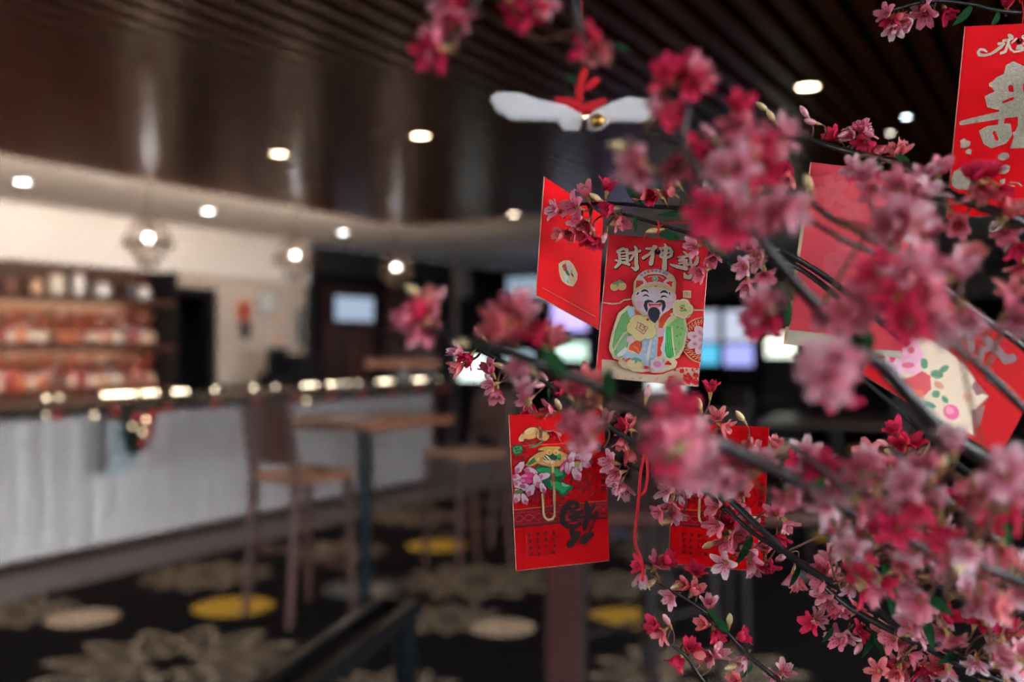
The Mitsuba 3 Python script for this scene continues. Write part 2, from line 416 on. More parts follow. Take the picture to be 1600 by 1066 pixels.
part(k, 'ribbon', cat(bar([-5.962, 4.74, .60], [-5.957, 4.92, .98], .001), bar([-5.960, 4.86, .64], [-5.955, 5.0, 1.0], .001)), M['pale_ribbon'], label='pale ribbon tails')
k = thing('string_lights', 'string of small warm lights along the bar counter', 'string lights')
ys = [2.9, 3.3, 3.9, 4.30, 4.40, 4.76, 4.81, 4.86, 4.91, 4.96, 5.02, 5.11, 5.16, 5.22, 5.40, 5.45, 5.51, 5.81, 6.25, 6.51, 6.88, 6.95, 7.03, 7.22, 7.28, 7.36, 7.49, 7.66, 7.97, 8.03, 8.08, 8.14, 8.2, 8.6, 8.67, 8.74, 8.80, 9.05]
wire = smooth_path([[-6.02, y, 1.15 + .012 * (i % 2)] for i, y in enumerate(ys)], 160)
part(k, 'wire', tube(wire, .003, 5), M['black'])
dim = {4.30: .5, 4.40: .25, 6.51: .4, 7.36: .3, 7.49: .35, 7.66: .3, 7.97: .3, 8.2: .3, 8.8: .5, 9.05: .12, 6.25: .7, 5.81: .8}
bulb = trimesh.creation.icosphere(1, .011)
for y in ys:
    part(k, 'bulb', moved(bulb, [-6.02, y, 1.165]), M['white_plastic'], emitter=emit((1, .82, .56), FAIRY_L * dim.get(y, 1.0), .01))
for y, z, s in ((5.01, .98, .5), (4.89, .94, .25), (4.98, .89, .3), (4.57, 1.04, .3), (4.2, 1.06, .15), (6.75, 1.04, .3)):
    part(k, 'bulb', moved(bulb, [-5.88, y, z]), M['white_plastic'], emitter=emit((1, .76, .46), FAIRY_L * s, .01))

# back bar: counter, shelves, bottles
k = thing('bottle_shelf', 'back bar shelving lit from below the boards, left of the doorway', 'shelf')
S0, S1 = 3.2, 7.35
part(k, 'cabinet', bar([XL + .01, S0, 0], [XL + .55, S1, 1.08]), M['dark_wood'])
for z in (1.10, 1.53, 1.99):
    part(k, 'board', bar([XL + .01, S0, z - .035], [XL + .42, S1, z]), M['dark_wood'])
    part(k, 'front_lip', bar([XL + .405, S0, z - .062], [XL + .425, S1, z + .004]), M['dark_wood'])
part(k, 'side_panel', bar([XL + .01, S1, 1.08], [XL + .42, S1 + .03, 2.3]), M['black'])
part(k, 'back_panel', bar([XL + .005, S0, 1.1], [XL + .03, S1, 1.99], .001), M['label_brown'])
for z in (1.53, 1.99):
    part(k, 'strip_light', bar([XL + .385, S0 + .05, z - .05], [XL + .40, S1 - .1, z - .037], .001), M['white_plastic'], emitter=emit((1, .74, .48), SHELF_L, 1.5))
profiles = [
    [(.0001, 0), (.036, 0), (.038, .01), (.038, .17), (.034, .19), (.014, .225), (.0125, .285), (.0001, .285)],
    [(.0001, 0), (.033, 0), (.034, .01), (.034, .20), (.028, .225), (.0135, .25), (.0125, .31), (.0001, .31)],
    [(.0001, 0), (.042, 0), (.044, .012), (.043, .13), (.036, .16), (.015, .18), (.014, .225), (.0001, .225)],
    [(.0001, 0), (.03, 0), (.037, .03), (.038, .12), (.03, .18), (.014, .22), (.013, .30), (.0001, .30)]]
glasses = ['amber', 'clear', 'cognac', 'blush', 'amber', 'green', 'clear', 'blush']
tags_ = ['cream', 'peach', 'orange', 'cream', 'red', 'peach', 'dark', 'brown', 'cream']
gname = {'amber': 'amber', 'clear': 'clear', 'cognac': 'dark amber', 'blush': 'pale pink', 'green': 'green'}
bply = {}


def bottle_label(gl, tg, z, depth):
    return f'{gname[gl]} spirit bottle with {"an" if tg[0] == "o" else "a"} {tg} label, {"back" if depth < .2 else "front"} row of the {"lowest" if z < 1.3 else "middle"} bar shelf'


def bottle_group(gl, tg, z, depth):
    return f'{gname[gl]} bottles with {tg} labels, {"back" if depth < .2 else "front"} row, {"lowest" if z < 1.3 else "middle"} shelf'


rb = random.Random(11)
brow = {}
row = 0
for z, zn in ((1.10, 'lowest'), (1.53, 'upper bottle')):
    y = 4.75
    while y < S1 - .12:
        for depth, off in ((.14, .05), (.27, 0)):
            pi, gl, tg = rb.randrange(4), rb.choice(glasses), rb.choice(tags_)
            if (pi, gl) not in bply:
                bply[pi, gl] = mikit.ply(lathe(profiles[pi], 16), M['glass_' + gl], smooth=30)
            kk = thing('bottle', bottle_label(gl, tg, z, depth), 'bottle', bottle_group(gl, tg, z, depth))
            pos = [XL + depth, y + off, z + .001]
            part(kk, 'glass', bply[pi, gl], None, to_world=T().translate(pos))
            pr = profiles[pi]
            if ('cap', pi) not in bply:
                bply['cap', pi] = lathe([(.0001, pr[-1][1] + .022), (.0155, pr[-1][1] + .02), (.0155, pr[-1][1] - .02), (.0135, pr[-1][1] - .02)], 12)
            part(kk, 'cap', moved(bply['cap', pi], pos), M['label_' + rb.choice(['dark', 'red', 'cream', 'brown'])], smooth=30)
            r = max(p[0] for p in pr) + .001
            part(kk, 'label', moved(lathe([(r, .035), (r, .125)], 16), pos), M['label_' + tg], smooth=True)
            fill = 0.10 + .09 * rb.random()
            if gl in ('amber', 'cognac', 'blush'):
                rr = pr[1][0] - .004
                part(kk, 'liquor', moved(lathe([(.0001, .006), (rr, .006), (rr, min(fill, pr[3][1])), (.0001, min(fill, pr[3][1]))], 14), pos),
                     M['label_' + {'amber': 'orange', 'cognac': 'red', 'blush': 'peach'}[gl]], smooth=30)
        y += .105
tops = [(5.62, 'brown', .05, .15), (5.88, 'peach', .055, .16), (6.09, 'cream', .075, .23), (6.33, 'white_plastic', .06, .25), (6.60, 'white_plastic', .08, .17), (6.95, 'dark', .06, .2), (7.1, 'white_plastic', .07, .16), (5.35, 'dark', .06, .2), (5.0, 'cream', .06, .2)]
for y, c, r, h in tops:
    cn = {'brown': 'brown', 'peach': 'tan', 'cream': 'cream', 'white_plastic': 'white', 'dark': 'black'}[c]
    m = M[c] if c in M else M['label_' + c]
    kk = thing('jar', f'{cn} storage jar about {int(h * 100)} centimetres tall on the top bar shelf', 'jar', None)
    pos = [XL + .22, y, 1.991]
    part(kk, 'body', moved(lathe([(.0001, 0), (r * .85, 0), (r, .02), (r, h * .75), (r * .7, h * .88), (.0001, h * .88)], 20), pos), m, smooth=30)
    part(kk, 'lid', moved(lathe([(.0001, h), (r * .6, h), (r * .74, h * .9), (r * .74, h * .87), (.0001, h * .87)], 20), pos), M['label_brown'], smooth=30)
for key_, lab_ in zip([k_ for k_ in labels if k_.split('_')[0] == 'jar'], ['brown storage jar on the top bar shelf, beside the tan jar', 'tan storage jar on the top bar shelf, beside the tall cream jar', 'tall cream storage jar on the top bar shelf',
        'tallest white storage jar on the top bar shelf, right of the cream jar', 'wide white storage jar on the top bar shelf, left of the black jar', 'black storage jar on the top bar shelf between two white jars',
        'white storage jar at the right end of the top bar shelf', 'black storage jar on the top bar shelf, left of the brown jar', 'cream storage jar at the left end of the top bar shelf']):
    labels[key_]['label'] = lab_
# lit display lamp at the end of the top shelf

# ---------------------------------------------------------------- on the cream wall past the door
k = thing('wall_clock', 'large round white wall clock on the cream wall past the doorway', 'clock')
cx, cy, cz = XL, 9.13, 2.07
ringm = lathe([(.15, 0), (.165, .01), (.175, .03), (.16, .035), (.15, .02)], 32)
rot = trimesh.transformations.rotation_matrix(np.pi / 2, [0, 1, 0])
ringm.apply_transform(rot); part(k, 'rim', moved(ringm, [cx, cy, cz]), M['grey_plaster'], smooth=30)
face = lathe([(.155, 0.0), (.155, .018), (.0001, .018)], 32); face.apply_transform(rot); part(k, 'face', moved(face, [cx, cy, cz]), M['white_plastic'])
part(k, 'hand', bar([cx + .019, cy - .004, cz], [cx + .022, cy + .004, cz + .1], .001), M['black'])
part(k, 'hand', bar([cx + .019, cy, cz - .004], [cx + .022, cy + .07, cz + .004], .001), M['black'])
k = thing('wall_poster', 'red poster with a dark lower part on the cream wall', 'poster')
part(k, 'sheet', bar([XL, 8.64, 1.82], [XL + .012, 8.86, 2.06], .001), M['label_peach'])
part(k, 'red_band', bar([XL + .012, 8.67, 1.84], [XL + .016, 8.83, 2.03], .001), M['red_plastic'])
part(k, 'bracket', bar([XL, 8.7, 1.64], [XL + .05, 8.82, 1.81]), M['dark_wall'], label='dark holder under the poster')
for z, lab in ((1.75, 'small framed notice on the cream wall, upper of two'), (1.5, 'small framed notice on the cream wall, lower of two')):
    k = thing('framed_notice', lab, 'notice')
    part(k, 'frame', bar([XL, 9.22, z], [XL + .02, 9.44, z + .2]), M['white_plastic'])
    part(k, 'sheet', bar([XL + .02, 9.25, z + .03], [XL + .023, 9.41, z + .17], .001), M['label_peach'])
k = thing('wall_shelf', 'narrow pale shelf on the cream wall under the notices', 'shelf')
part(k, 'board', bar([XL, 9.1, 1.36], [XL + .18, 9.6, 1.39]), M['cream_wall'])
k = thing('till', 'dark till on the back counter in front of the cream wall', 'till')
part(k, 'base', bar([XL + .5, 8.45, 1.06], [XL + .8, 8.85, 1.2], .01), M['black'])
part(k, 'screen', bar([XL + .6, 8.5, 1.2], [XL + .64, 8.82, 1.5], .01), M['black_metal'])
k = thing('coffee_machine', 'dark coffee machine on the back counter right of the till', 'machine')
part(k, 'body', bar([XL + .35, 8.9, 1.06], [XL + .8, 9.3, 1.42], .02), M['black'])
part(k, 'drip_tray', bar([XL + .8, 8.95, 1.06], [XL + .95, 9.25, 1.1], .005), M['black_metal'])
k = thing('back_counter', 'dark back counter between the doorway and the cream wall end', 'counter')
part(k, 'cabinet', bar([XL + .01, 8.35, 0], [XL + .95, 9.75, 1.02]), M['dark_wood'])
part(k, 'top', bar([XL + .01, 8.33, 1.02], [XL + .98, 9.78, 1.06]), M['counter'])
k = thing('letter_sign', 'narrow dark vertical sign with pale marks at the end of the cream wall', 'sign')
part(k, 'board', bar([XL + .01, 9.70, 1.55], [XL + .03, 9.86, 2.0], .002), M['black'])
for i in range(4):
    part(k, 'mark', bar([XL + .03, 9.74, 1.6 + .1 * i], [XL + .034, 9.82, 1.66 + .1 * i], .001), M['white_plastic'])


def screen(name, lab, cen, w, h, c, s, axis='x', catg='screen'):
    """A flat screen with a thin black frame; faces +x ('x') or towards the room's front (-y, 'y')."""
    k = thing(name, lab, catg)
    x, y, z = cen
    if axis == 'x':
        part(k, 'frame', bar([x, y - w / 2 - .03, z - h / 2 - .03], [x + .05, y + w / 2 + .03, z + h / 2 + .03]), M['black_metal'])
        m = trimesh.Trimesh([[x + .052, y - w / 2, z - h / 2], [x + .052, y + w / 2, z - h / 2], [x + .052, y + w / 2, z + h / 2], [x + .052, y - w / 2, z + h / 2]], [[0, 1, 2], [0, 2, 3]], process=False)
    else:
        part(k, 'frame', bar([x - w / 2 - .03, y, z - h / 2 - .03], [x + w / 2 + .03, y + .05, z + h / 2 + .03]), M['black_metal'])
        m = trimesh.Trimesh([[x - w / 2, y - .002, z - h / 2], [x + w / 2, y - .002, z - h / 2], [x + w / 2, y - .002, z + h / 2], [x - w / 2, y - .002, z + h / 2]], [[0, 1, 2], [0, 2, 3]], process=False)
    part(k, 'display', m, M['black'], emitter=emit(c, s))
    return k


screen('television', 'glowing pale blue television on the dark wall past the bar', (XL + .06, 10.72, 2.03), .82, .32, (.62, .78, 1.0), SCREEN_L)


def slot_machine(px, D, lab, w=.62, top=None, low=None):
    """A gaming cabinet with an upper and a lower lit screen, standing on the floor and facing the room's front."""
    k = thing('gaming_machine', lab, 'gaming machine')
    o = at(px, 544, D); x, y = o[0], o[1]
    part(k, 'cabinet', cat(bar([x - w / 2, y, .5], [x + w / 2, y + .5, 2.3], .02), bar([x - w / 2, y - .02, 0], [x + w / 2, y + .5, .62], .02)), M['black'])
    part(k, 'button_deck', bar([x - w / 2, y - .28, .78], [x + w / 2, y, .88], .02), M['black_metal'])
    for nm, spec in (('upper_screen', top), ('lower_screen', low)):
        if spec:
            z0, z1, c, s = spec
            q = trimesh.Trimesh([[x - w * .43, y - .004, z0], [x + w * .43, y - .004, z0], [x + w * .43, y - .004, z1], [x - w * .43, y - .004, z1]], [[0, 1, 2], [0, 2, 3]], process=False)
            part(k, nm, q, M['black'], emitter=emit(c, s))
    part(k, 'base_trim', bar([x - w / 2 - .01, y - .03, 0], [x + w / 2 + .01, y + .5, .08]), M['black_metal'])
    return k


screen('wall_screen', 'large bright screen in the far room left of the hanging red packets', tuple(at(828, 472, 16.5)), .86, .82, (.62, .80, 1.0), SCREEN_L * .8, 'y')
slot_machine(738, 15.5, 'gaming machine with a small white screen, left of the big far screen', .55, None, (1.0, 1.38, (.85, 1, .98), 1.3))
slot_machine(812, 16.0, 'gaming machine below the big far screen', .6, None, (1.25, 1.45, (.5, .7, .8), .5))
slot_machine(890, 14.6, 'gaming machine with a violet upper screen, behind the plain red packet', .66, (1.75, 2.2, (.55, .45, 1.0), 1.0), (1.32, 1.58, (.7, 1.0, .85), .9))
slot_machine(972, 15.4, 'gaming machine mostly hidden behind the gilt lettered packet', .66, (1.7, 2.2, (.5, .5, 1.0), .8), (1.2, 1.6, (.6, .55, 1.0), .8))
slot_machine(1040, 14.6, 'gaming machine with a pale lower screen under the gilt lettered packet', .66, (1.6, 2.2, (.6, .75, .8), .5), (.72, 1.05, (.9, 1, .98), .7))
slot_machine(1102, 15.9, 'gaming machine with a tall grey upper screen and turquoise lower screen', .5, (1.6, 2.1, (.7, .8, 1.0), .5), (1.24, 1.55, (.1, .5, .75), .9))
slot_machine(1154, 14.6, 'gaming machine with a pale upper screen and a lavender lower screen', .5, (1.6, 2.05, (.75, .82, 1.0), .55), (1.24, 1.55, (.42, .45, 1.0), .8))
slot_machine(1220, 13.0, 'gaming machine with a bright white green screen, left of the large glossy packet', .45, None, (1.38, 1.68, (.9, 1.0, .82), 1.3))

# ---------------------------------------------------------------- tables and stools


def transform(m, x, y, yaw):
    return moved(m, [x, y, 0], yaw)


def bar_stool(x, y, yaw, lab, seat='seat_wood', back='dark_wood'):
    """A timber bar stool with a curved back panel; faces +y before the turn."""
    k = thing('bar_stool', lab, 'stool')
    P_ = lambda name, mesh, mm, sm=False: part(k, name, transform(mesh, x, y, yaw), M[mm], smooth=sm)
    P_('seat', bar([-.21, -.2, .765], [.21, .21, .805], .012), seat)
    for sx in (-1, 1):
        P_('leg', tube([[sx * .2, -.24, 0], [sx * .195, -.2, .5], [sx * .19, -.19, .8], [sx * .19, -.25, 1.18]], [.021, .023, .023, .019], 8), back, 40)
        P_('leg', tube([[sx * .2, .2, 0], [sx * .185, .175, .775]], [.019, .023], 8), back, 40)
        P_('side_rail', tube([[sx * .2, -.21, .33], [sx * .19, .19, .33]], .012, 8), back, 40)
    P_('foot_rail', tube([[-.195, .19, .25], [.195, .19, .25]], .013, 8), back, 40)
    P_('stretcher', tube([[-.195, -.21, .4], [.195, -.21, .4]], .012, 8), back, 40)
    n = 9
    xs = np.linspace(-.2, .2, n)
    front, rear = [], []
    for xx in xs:
        bow = -.03 * (1 - (xx / .2) ** 2)
        for zz in (.88, 1.2):
            yy = -.205 - (zz - .8) * .14 + bow
            front.append([xx, yy + .012, zz]); rear.append([xx, yy - .012, zz])
    v = np.array(front + rear); f = []
    for i in range(n - 1):
        a, b, c, d = 2 * i, 2 * i + 2, 2 * i + 3, 2 * i + 1
        f += [[a, c, b], [a, d, c]]
        f += [[a + 2 * n, b + 2 * n, c + 2 * n], [a + 2 * n, c + 2 * n, d + 2 * n]]
        f += [[d, d + 2 * n, c + 2 * n], [d, c + 2 * n, c], [a, b, b + 2 * n], [a, b + 2 * n, a + 2 * n]]
    f += [[0, 2 * n, 2 * n + 1], [0, 2 * n + 1, 1], [2 * n - 2, 2 * n - 1, 4 * n - 1], [2 * n - 2, 4 * n - 1, 4 * n - 2]]
    P_('backrest', trimesh.Trimesh(v, f, process=False), back, 35)
    return k


def high_table(x, y, yaw, lab, half=.40, top='seat_wood', post='teal_metal', z=1.07):
    k = thing('high_table', lab, 'table')
    part(k, 'table_top', transform(bar([-half, -half, z - .04], [half, half, z], .008), x, y, yaw), M[top])
    part(k, 'pole', moved(tube([[0, 0, .03], [0, 0, z - .04]], .04, 16), [x, y, 0]), M[post], smooth=40)
    part(k, 'base', moved(lathe([(.0001, .035), (.06, .035), (.25, .018), (.26, .005), (.26, 0), (.0001, 0)], 32), [x, y, 0]), M[post], smooth=30)
    part(k, 'mounting_plate', moved(lathe([(.0001, z - .04), (.15, z - .04), (.15, z - .05), (.0001, z - .05)], 20), [x, y, 0]), M[post], smooth=30)
    return k


high_table(-3.84, 4.95, -.05, 'high timber bar table on a dark teal pole, left of the red packets')
bar_stool(-3.80, 4.33, -.2, 'timber bar stool with its curved back towards us, left of the teal table pole')
bar_stool(-3.62, 5.78, 2.75, 'timber bar stool on the far side of the teal pole table, facing us')
high_table(-3.3, 7.3, .3, 'high dark table standing behind the far stool, left of the lotus packet', top='dark_wood')
bar_stool(-3.55, 6.6, -.4, 'dark bar stool in front of the second table', 'dark_wood')
bar_stool(-2.75, 6.9, .9, 'dark bar stool right of the second table, behind the lotus packet', 'dark_wood')
# timber post leg table below the lotus packet
k = thing('timber_table', 'high table on a square red brown timber post below the lotus packet', 'table')
tx, ty = at(880, 544, 2.9)[:2]
part(k, 'post', transform(bar([-.052, -.052, 0], [.052, .052, 1.03], .006), tx, ty, YAW), M['post_wood'])
part(k, 'table_top', transform(bar([-.13, -.16, 1.01], [.7, .5, 1.05], .008), tx, ty, YAW), M['dark_wood'])
part(k, 'foot', transform(bar([-.25, -.06, 0], [.25, .06, .05], .01), tx, ty, YAW), M['dark_wood'])
for px, D, yaw, lab in ((1010, 4.3, 1.2, 'dark bar stool below the gilt lettered packet, nearest on the right'), (1090, 5.2, .5, 'dark bar stool behind the lower blossoms, second on the right')):
    o = at(px, 544, D)
    bar_stool(o[0], o[1], yaw, lab, 'stool_black', 'stool_black')
o = at(1305, 544, 6.4)
high_table(o[0], o[1], .1, 'dark high table behind the blossoms, its top catching grey light', .42, 'counter', 'black_metal', 1.05)
o = at(1205, 544, 7.2); bar_stool(o[0], o[1], -.9, 'dark bar stool with a timber seat left of the dark high table behind the blossoms', 'seat_wood', 'stool_black')
o = at(1390, 544, 7.0); bar_stool(o[0], o[1], .9, 'dark bar stool with a timber seat right of the dark high table behind the blossoms', 'seat_wood', 'stool_black')
# low furniture seen past the end of the bar
k = thing('lounge_table', 'pale topped low table past the far end of the bar', 'table')
o = at(630, 544, 11.6)
part(k, 'table_top', transform(bar([-.42, -.3, 1.28], [.42, .3, 1.36], .01), o[0], o[1], .6), M['seat_wood'])
part(k, 'pole', moved(tube([[0, 0, 0], [0, 0, 1.28]], .05, 12), [o[0], o[1], 0]), M['vase'], smooth=40)
k = thing('lounge_chair', 'tan high backed chair past the far end of the bar', 'chair')
o = at(556, 544, 12.6)
part(k, 'backrest', transform(bar([-.09, -.05, .7], [.09, .05, 1.52], .03), o[0], o[1], .4), M['post_wood'])
part(k, 'seat', transform(bar([-.22, -.05, .62], [.22, .42, .72], .03), o[0], o[1], .4), M['post_wood'])
for sx in (-1, 1):
    for yy in (0, .36):
        part(k, 'leg', transform(tube([[sx * .19, yy, 0], [sx * .19, yy, .64]], .02, 8), o[0], o[1], .4), M['dark_wood'], smooth=40)

# ---------------------------------------------------------------- the handrail in the lower left
k = thing('handrail', 'black metal double handrail ending in a closed loop on a post, bottom centre', 'handrail')
A, B = at(596, 941, 2.44), at(647, 952, 2.40)
zr = (A[2] + B[2]) / 2
A[2] = B[2] = zr
d = at(395, 1066, 1.80) - A
d[2] = 0
d /= np.linalg.norm(d)


def flat_bar(p, q, w=.04, h=.034):
    """A chamfered flat tube from p to q."""
    p, q = np.asarray(p, float), np.asarray(q, float)
    L = np.linalg.norm(q - p)
    m = bar([0, -w / 2, -h / 2], [L, w / 2, h / 2], .007)
    x = (q - p) / L
    y = np.cross([0, 0, 1.0], x); y /= np.linalg.norm(y)
    tr = np.eye(4); tr[:3, 0], tr[:3, 1], tr[:3, 2], tr[:3, 3] = x, y, np.cross(x, y), p
    m.apply_transform(tr)
    return m


part(k, 'rail', flat_bar(A - .012 * d, A + 1.55 * d), M['black_metal'])
part(k, 'rail', flat_bar(B - .012 * d, B + 1.55 * d), M['black_metal'])
e = (B - A) / np.linalg.norm(B - A)
part(k, 'end_bar', flat_bar(A - .02 * e, B + .02 * e), M['black_metal'])
q = B + .03 * d - .012 * e
part(k, 'post', bar([q[0] - .022, q[1] - .022, 0], [q[0] + .022, q[1] + .022, zr - .012], .006), M['black_metal'])
q = B + 1.4 * d
part(k, 'post', bar([q[0] - .022, q[1] - .022, 0], [q[0] + .022, q[1] + .022, zr - .012], .006), M['black_metal'])
part(k, 'base_plate', bar([B[0] - .07, B[1] - .07, 0], [B[0] + .07, B[1] + .07, .012], .003), M['black_metal'])
# ---------------------------------------------------------------- the red packets
mat('packet', {'type': 'twosided', 'bsdf': {'type': 'principled', 'base_color': rgb(lin(230, 1, 18)), 'roughness': 0.5, 'specular': 0.12}})
mat('packet_dark', {'type': 'twosided', 'bsdf': {'type': 'principled', 'base_color': rgb(lin(196, 4, 14)), 'roughness': 0.6, 'specular': 0.12}})
mat('packet_glare', {'type': 'twosided', 'bsdf': {'type': 'principled', 'base_color': rgb(lin(228, 66, 78)), 'roughness': 0.3, 'specular': 0.6, 'clearcoat': 0.5, 'clearcoat_gloss': 0.75}})  # red paper paled to pink: window glare put into the base colour
mat('packet_gloss', {'type': 'twosided', 'bsdf': {'type': 'principled', 'base_color': rgb(lin(228, 34, 46)), 'roughness': 0.36, 'specular': 0.8, 'clearcoat': 0.5, 'clearcoat_gloss': 0.75}})
mat('print', {'type': 'twosided', 'bsdf': {'type': 'principled', 'base_color': {'type': 'mesh_attribute', 'name': 'vertex_color'}, 'roughness': 0.42, 'specular': 0.4}})
mat('print_gloss', {'type': 'twosided', 'bsdf': {'type': 'principled', 'base_color': {'type': 'mesh_attribute', 'name': 'vertex_color'}, 'roughness': 0.3, 'specular': 0.6, 'clearcoat': 0.4, 'clearcoat_gloss': 0.75}})
mat('paper_edge', principled(lin(232, 205, 170), 0.7))
mat('gilt', principled(lin(236, 226, 200), 0.4, metallic=0.0, specular=0.6))


def glitter(p, n, uv):
    r = mikit.cell_rand(dr.floor(p.x * 1600), dr.floor(p.y * 1600), dr.floor(p.z * 1600))
    return mikit.mix(lin(196, 186, 158), lin(252, 246, 226), r * r)


mat('gilt_glitter', principled(mikit.proc(glitter), 0.4, metallic=0.0))
mat('cord', principled(lin(190, 12, 26), 0.7))


class Packet:
    """A hanging paper packet: its pose is the one in which a w x h rectangle stands at the four measured corners."""

    def __init__(self, key, corners, w, h, depth, tilt=0.0):
        self.key, self.w, self.h = key, w, h
        rect = np.array([[-w / 2, h / 2, 0], [w / 2, h / 2, 0], [w / 2, -h / 2, 0], [-w / 2, -h / 2, 0]])
        c0 = np.mean([at(x, y, depth) for x, y in corners], 0)
        base = np.stack([RIGHT, UP, -FWD], 1)

        def place(s):
            return c0 + s[:3] + rect @ (base @ Rotation.from_rotvec(s[3:]).as_matrix()).T

        def miss(s):
            return np.concatenate([(pixels(place(s)) - np.array(corners)).ravel(), s[:3] * 300])
        best = min((least_squares(miss, [0, 0, 0, 0.1, t, 0.0]) for t in ((tilt,) if tilt else (-.4, .4))), key=lambda r: r.cost)
        self.o, self.m = c0 + best.x[:3], base @ Rotation.from_rotvec(best.x[3:]).as_matrix()
        self.rect = sbox(-w / 2, -h / 2, w / 2, h / 2)
        tr = np.eye(4); tr[:3, :3], tr[:3, 3] = self.m, self.o
        self.world = mi.ScalarTransform4f(tr.tolist())
        self.polys, self.level = [], 0

    def uv(self, px, py):
        """The point of the packet's face that stands at a pixel of the photograph, in metres from its centre."""
        r, n = ray(px, py), self.m[:, 2]
        p = EYE + r * ((self.o - EYE) @ n) / (r @ n)
        return ((p - self.o) @ self.m)[:2]

    def pts(self, lst, org=(0, 0), s=1.0):
        return [tuple(self.uv(org[0] + x / s, org[1] + y / s)) for x, y in lst]

    def fill(self, geom, color):
        geom = geom.buffer(0) if not geom.is_valid else geom
        geom = geom.intersection(self.rect)
        self.level += 1
        for g in getattr(geom, 'geoms', [geom]):
            if g.geom_type == 'Polygon' and g.area > 1e-9:
                self.polys.append((g, color, self.level))

    def print_mesh(self, z0):
        v, f, c, n = [], [], [], 0
        for g, color, lv in self.polys:
            gv, gf = trimesh.creation.triangulate_polygon(g.simplify(2e-5), engine='earcut')
            v.append(np.column_stack([gv, np.full(len(gv), z0 + 1.5e-5 * lv)])); f.append(gf + n); c.append(np.tile(color, (len(gv), 1))); n += len(gv)
        return trimesh.Trimesh(np.vstack(v), np.vstack(f), process=False), np.vstack(c)


def soft(pts, r=0.0004):
    g = Polygon(pts)
    g = g if g.is_valid else g.buffer(0)
    return g.buffer(-r).buffer(2 * r, quad_segs=4).buffer(-r)


def stroke(pts, r):
    """A brush stroke: hulls of discs along the points; r may vary."""
    rr = np.broadcast_to(r, (len(pts),))
    ds = [Point(p).buffer(x, quad_segs=5) for p, x in zip(pts, rr)]
    return unary_union([unary_union([a, b]).convex_hull for a, b in zip(ds[:-1], ds[1:])]) if len(ds) > 1 else ds[0]


def ell(c, rx, ry, rot=0):
    return affinity.translate(affinity.rotate(affinity.scale(Point(0, 0).buffer(1, quad_segs=6), rx, ry), rot, origin=(0, 0)), *c)


def emboss(geom, z0, heights=((0, .00018), (.00035, .00034), (.0008, .00044))):
    out = []
    for inset, z in heights:
        g = geom.buffer(-inset).simplify(4e-5)
        for q in getattr(g, 'geoms', [g]):
            if q.geom_type == 'Polygon' and q.area > 2e-8:
                m = trimesh.creation.extrude_polygon(q, z, engine='earcut'); m.apply_translation([0, 0, z0]); out.append(m)
    return cat(out)


TH = .0011


def new_packet(corners, w, h, depth, bsdf, label, cord_to=None, hole=None, tilt=0.0):
    k = thing('red_packet', label, 'red envelope')
    p = Packet(k, corners, w, h, depth, tilt)
    part(k, 'body', bar([-w / 2, -h / 2, -TH / 2], [w / 2, h / 2, TH / 2], .0003), M[bsdf], to_world=p.world)
    part(k, 'edge', cat(bar([-w / 2 - .0004, -h / 2, -TH * .3], [-w / 2 + .0002, h / 2, TH * .3], .0001), bar([-w / 2, -h / 2 - .0003, -TH * .3], [w / 2, -h / 2 + .0002, TH * .3], .0001)),
         M['paper_edge'], to_world=p.world, label='pale paper edge')
    if hole:
        u = p.uv(*hole)
        p.hole = u
        part(k, 'eyelet', moved(lathe([(.0001, TH / 2 + .0006), (.0019, TH / 2 + .0006), (.0022, TH / 2 + .0003), (.0022, TH / 2 - .0001)], 16), [u[0], u[1], 0]), M['black'], smooth=30, to_world=p.world, label='dark punched hole')
        if cord_to is not None:
            a = p.o + p.m @ np.array([u[0], u[1], TH / 2 + .0012])
            b = np.asarray(cord_to)
            mid = (a + b) / 2 - .003 * FWD
            part(k, 'cord', cat(tube(smooth_path([a, mid, b], 10), .0006, 6), tube([b + .0042 * (math.cos(t) * UP + math.sin(t) * FWD) for t in np.linspace(0, 6.28, 14)], .0006, 6),
                                tube(smooth_path([b, b + .010 * RIGHT + .003 * UP, b + .022 * RIGHT + .002 * UP], 8), .0005, 6), tube(smooth_path([b, b - .006 * RIGHT - .002 * UP, b - .012 * RIGHT - .010 * UP], 8), .0005, 6)), M['cord'], smooth=40)
    return p


def finish_print(p, bsdf='print', name='print'):
    m, c = p.print_mesh(TH / 2 + 2e-5)
    part(p.key, name, m, M[bsdf], color=c, to_world=p.world)
    return m, c


CREAM, GOLDC, RED2 = lin(236, 222, 186), lin(214, 184, 130), lin(196, 10, 26)

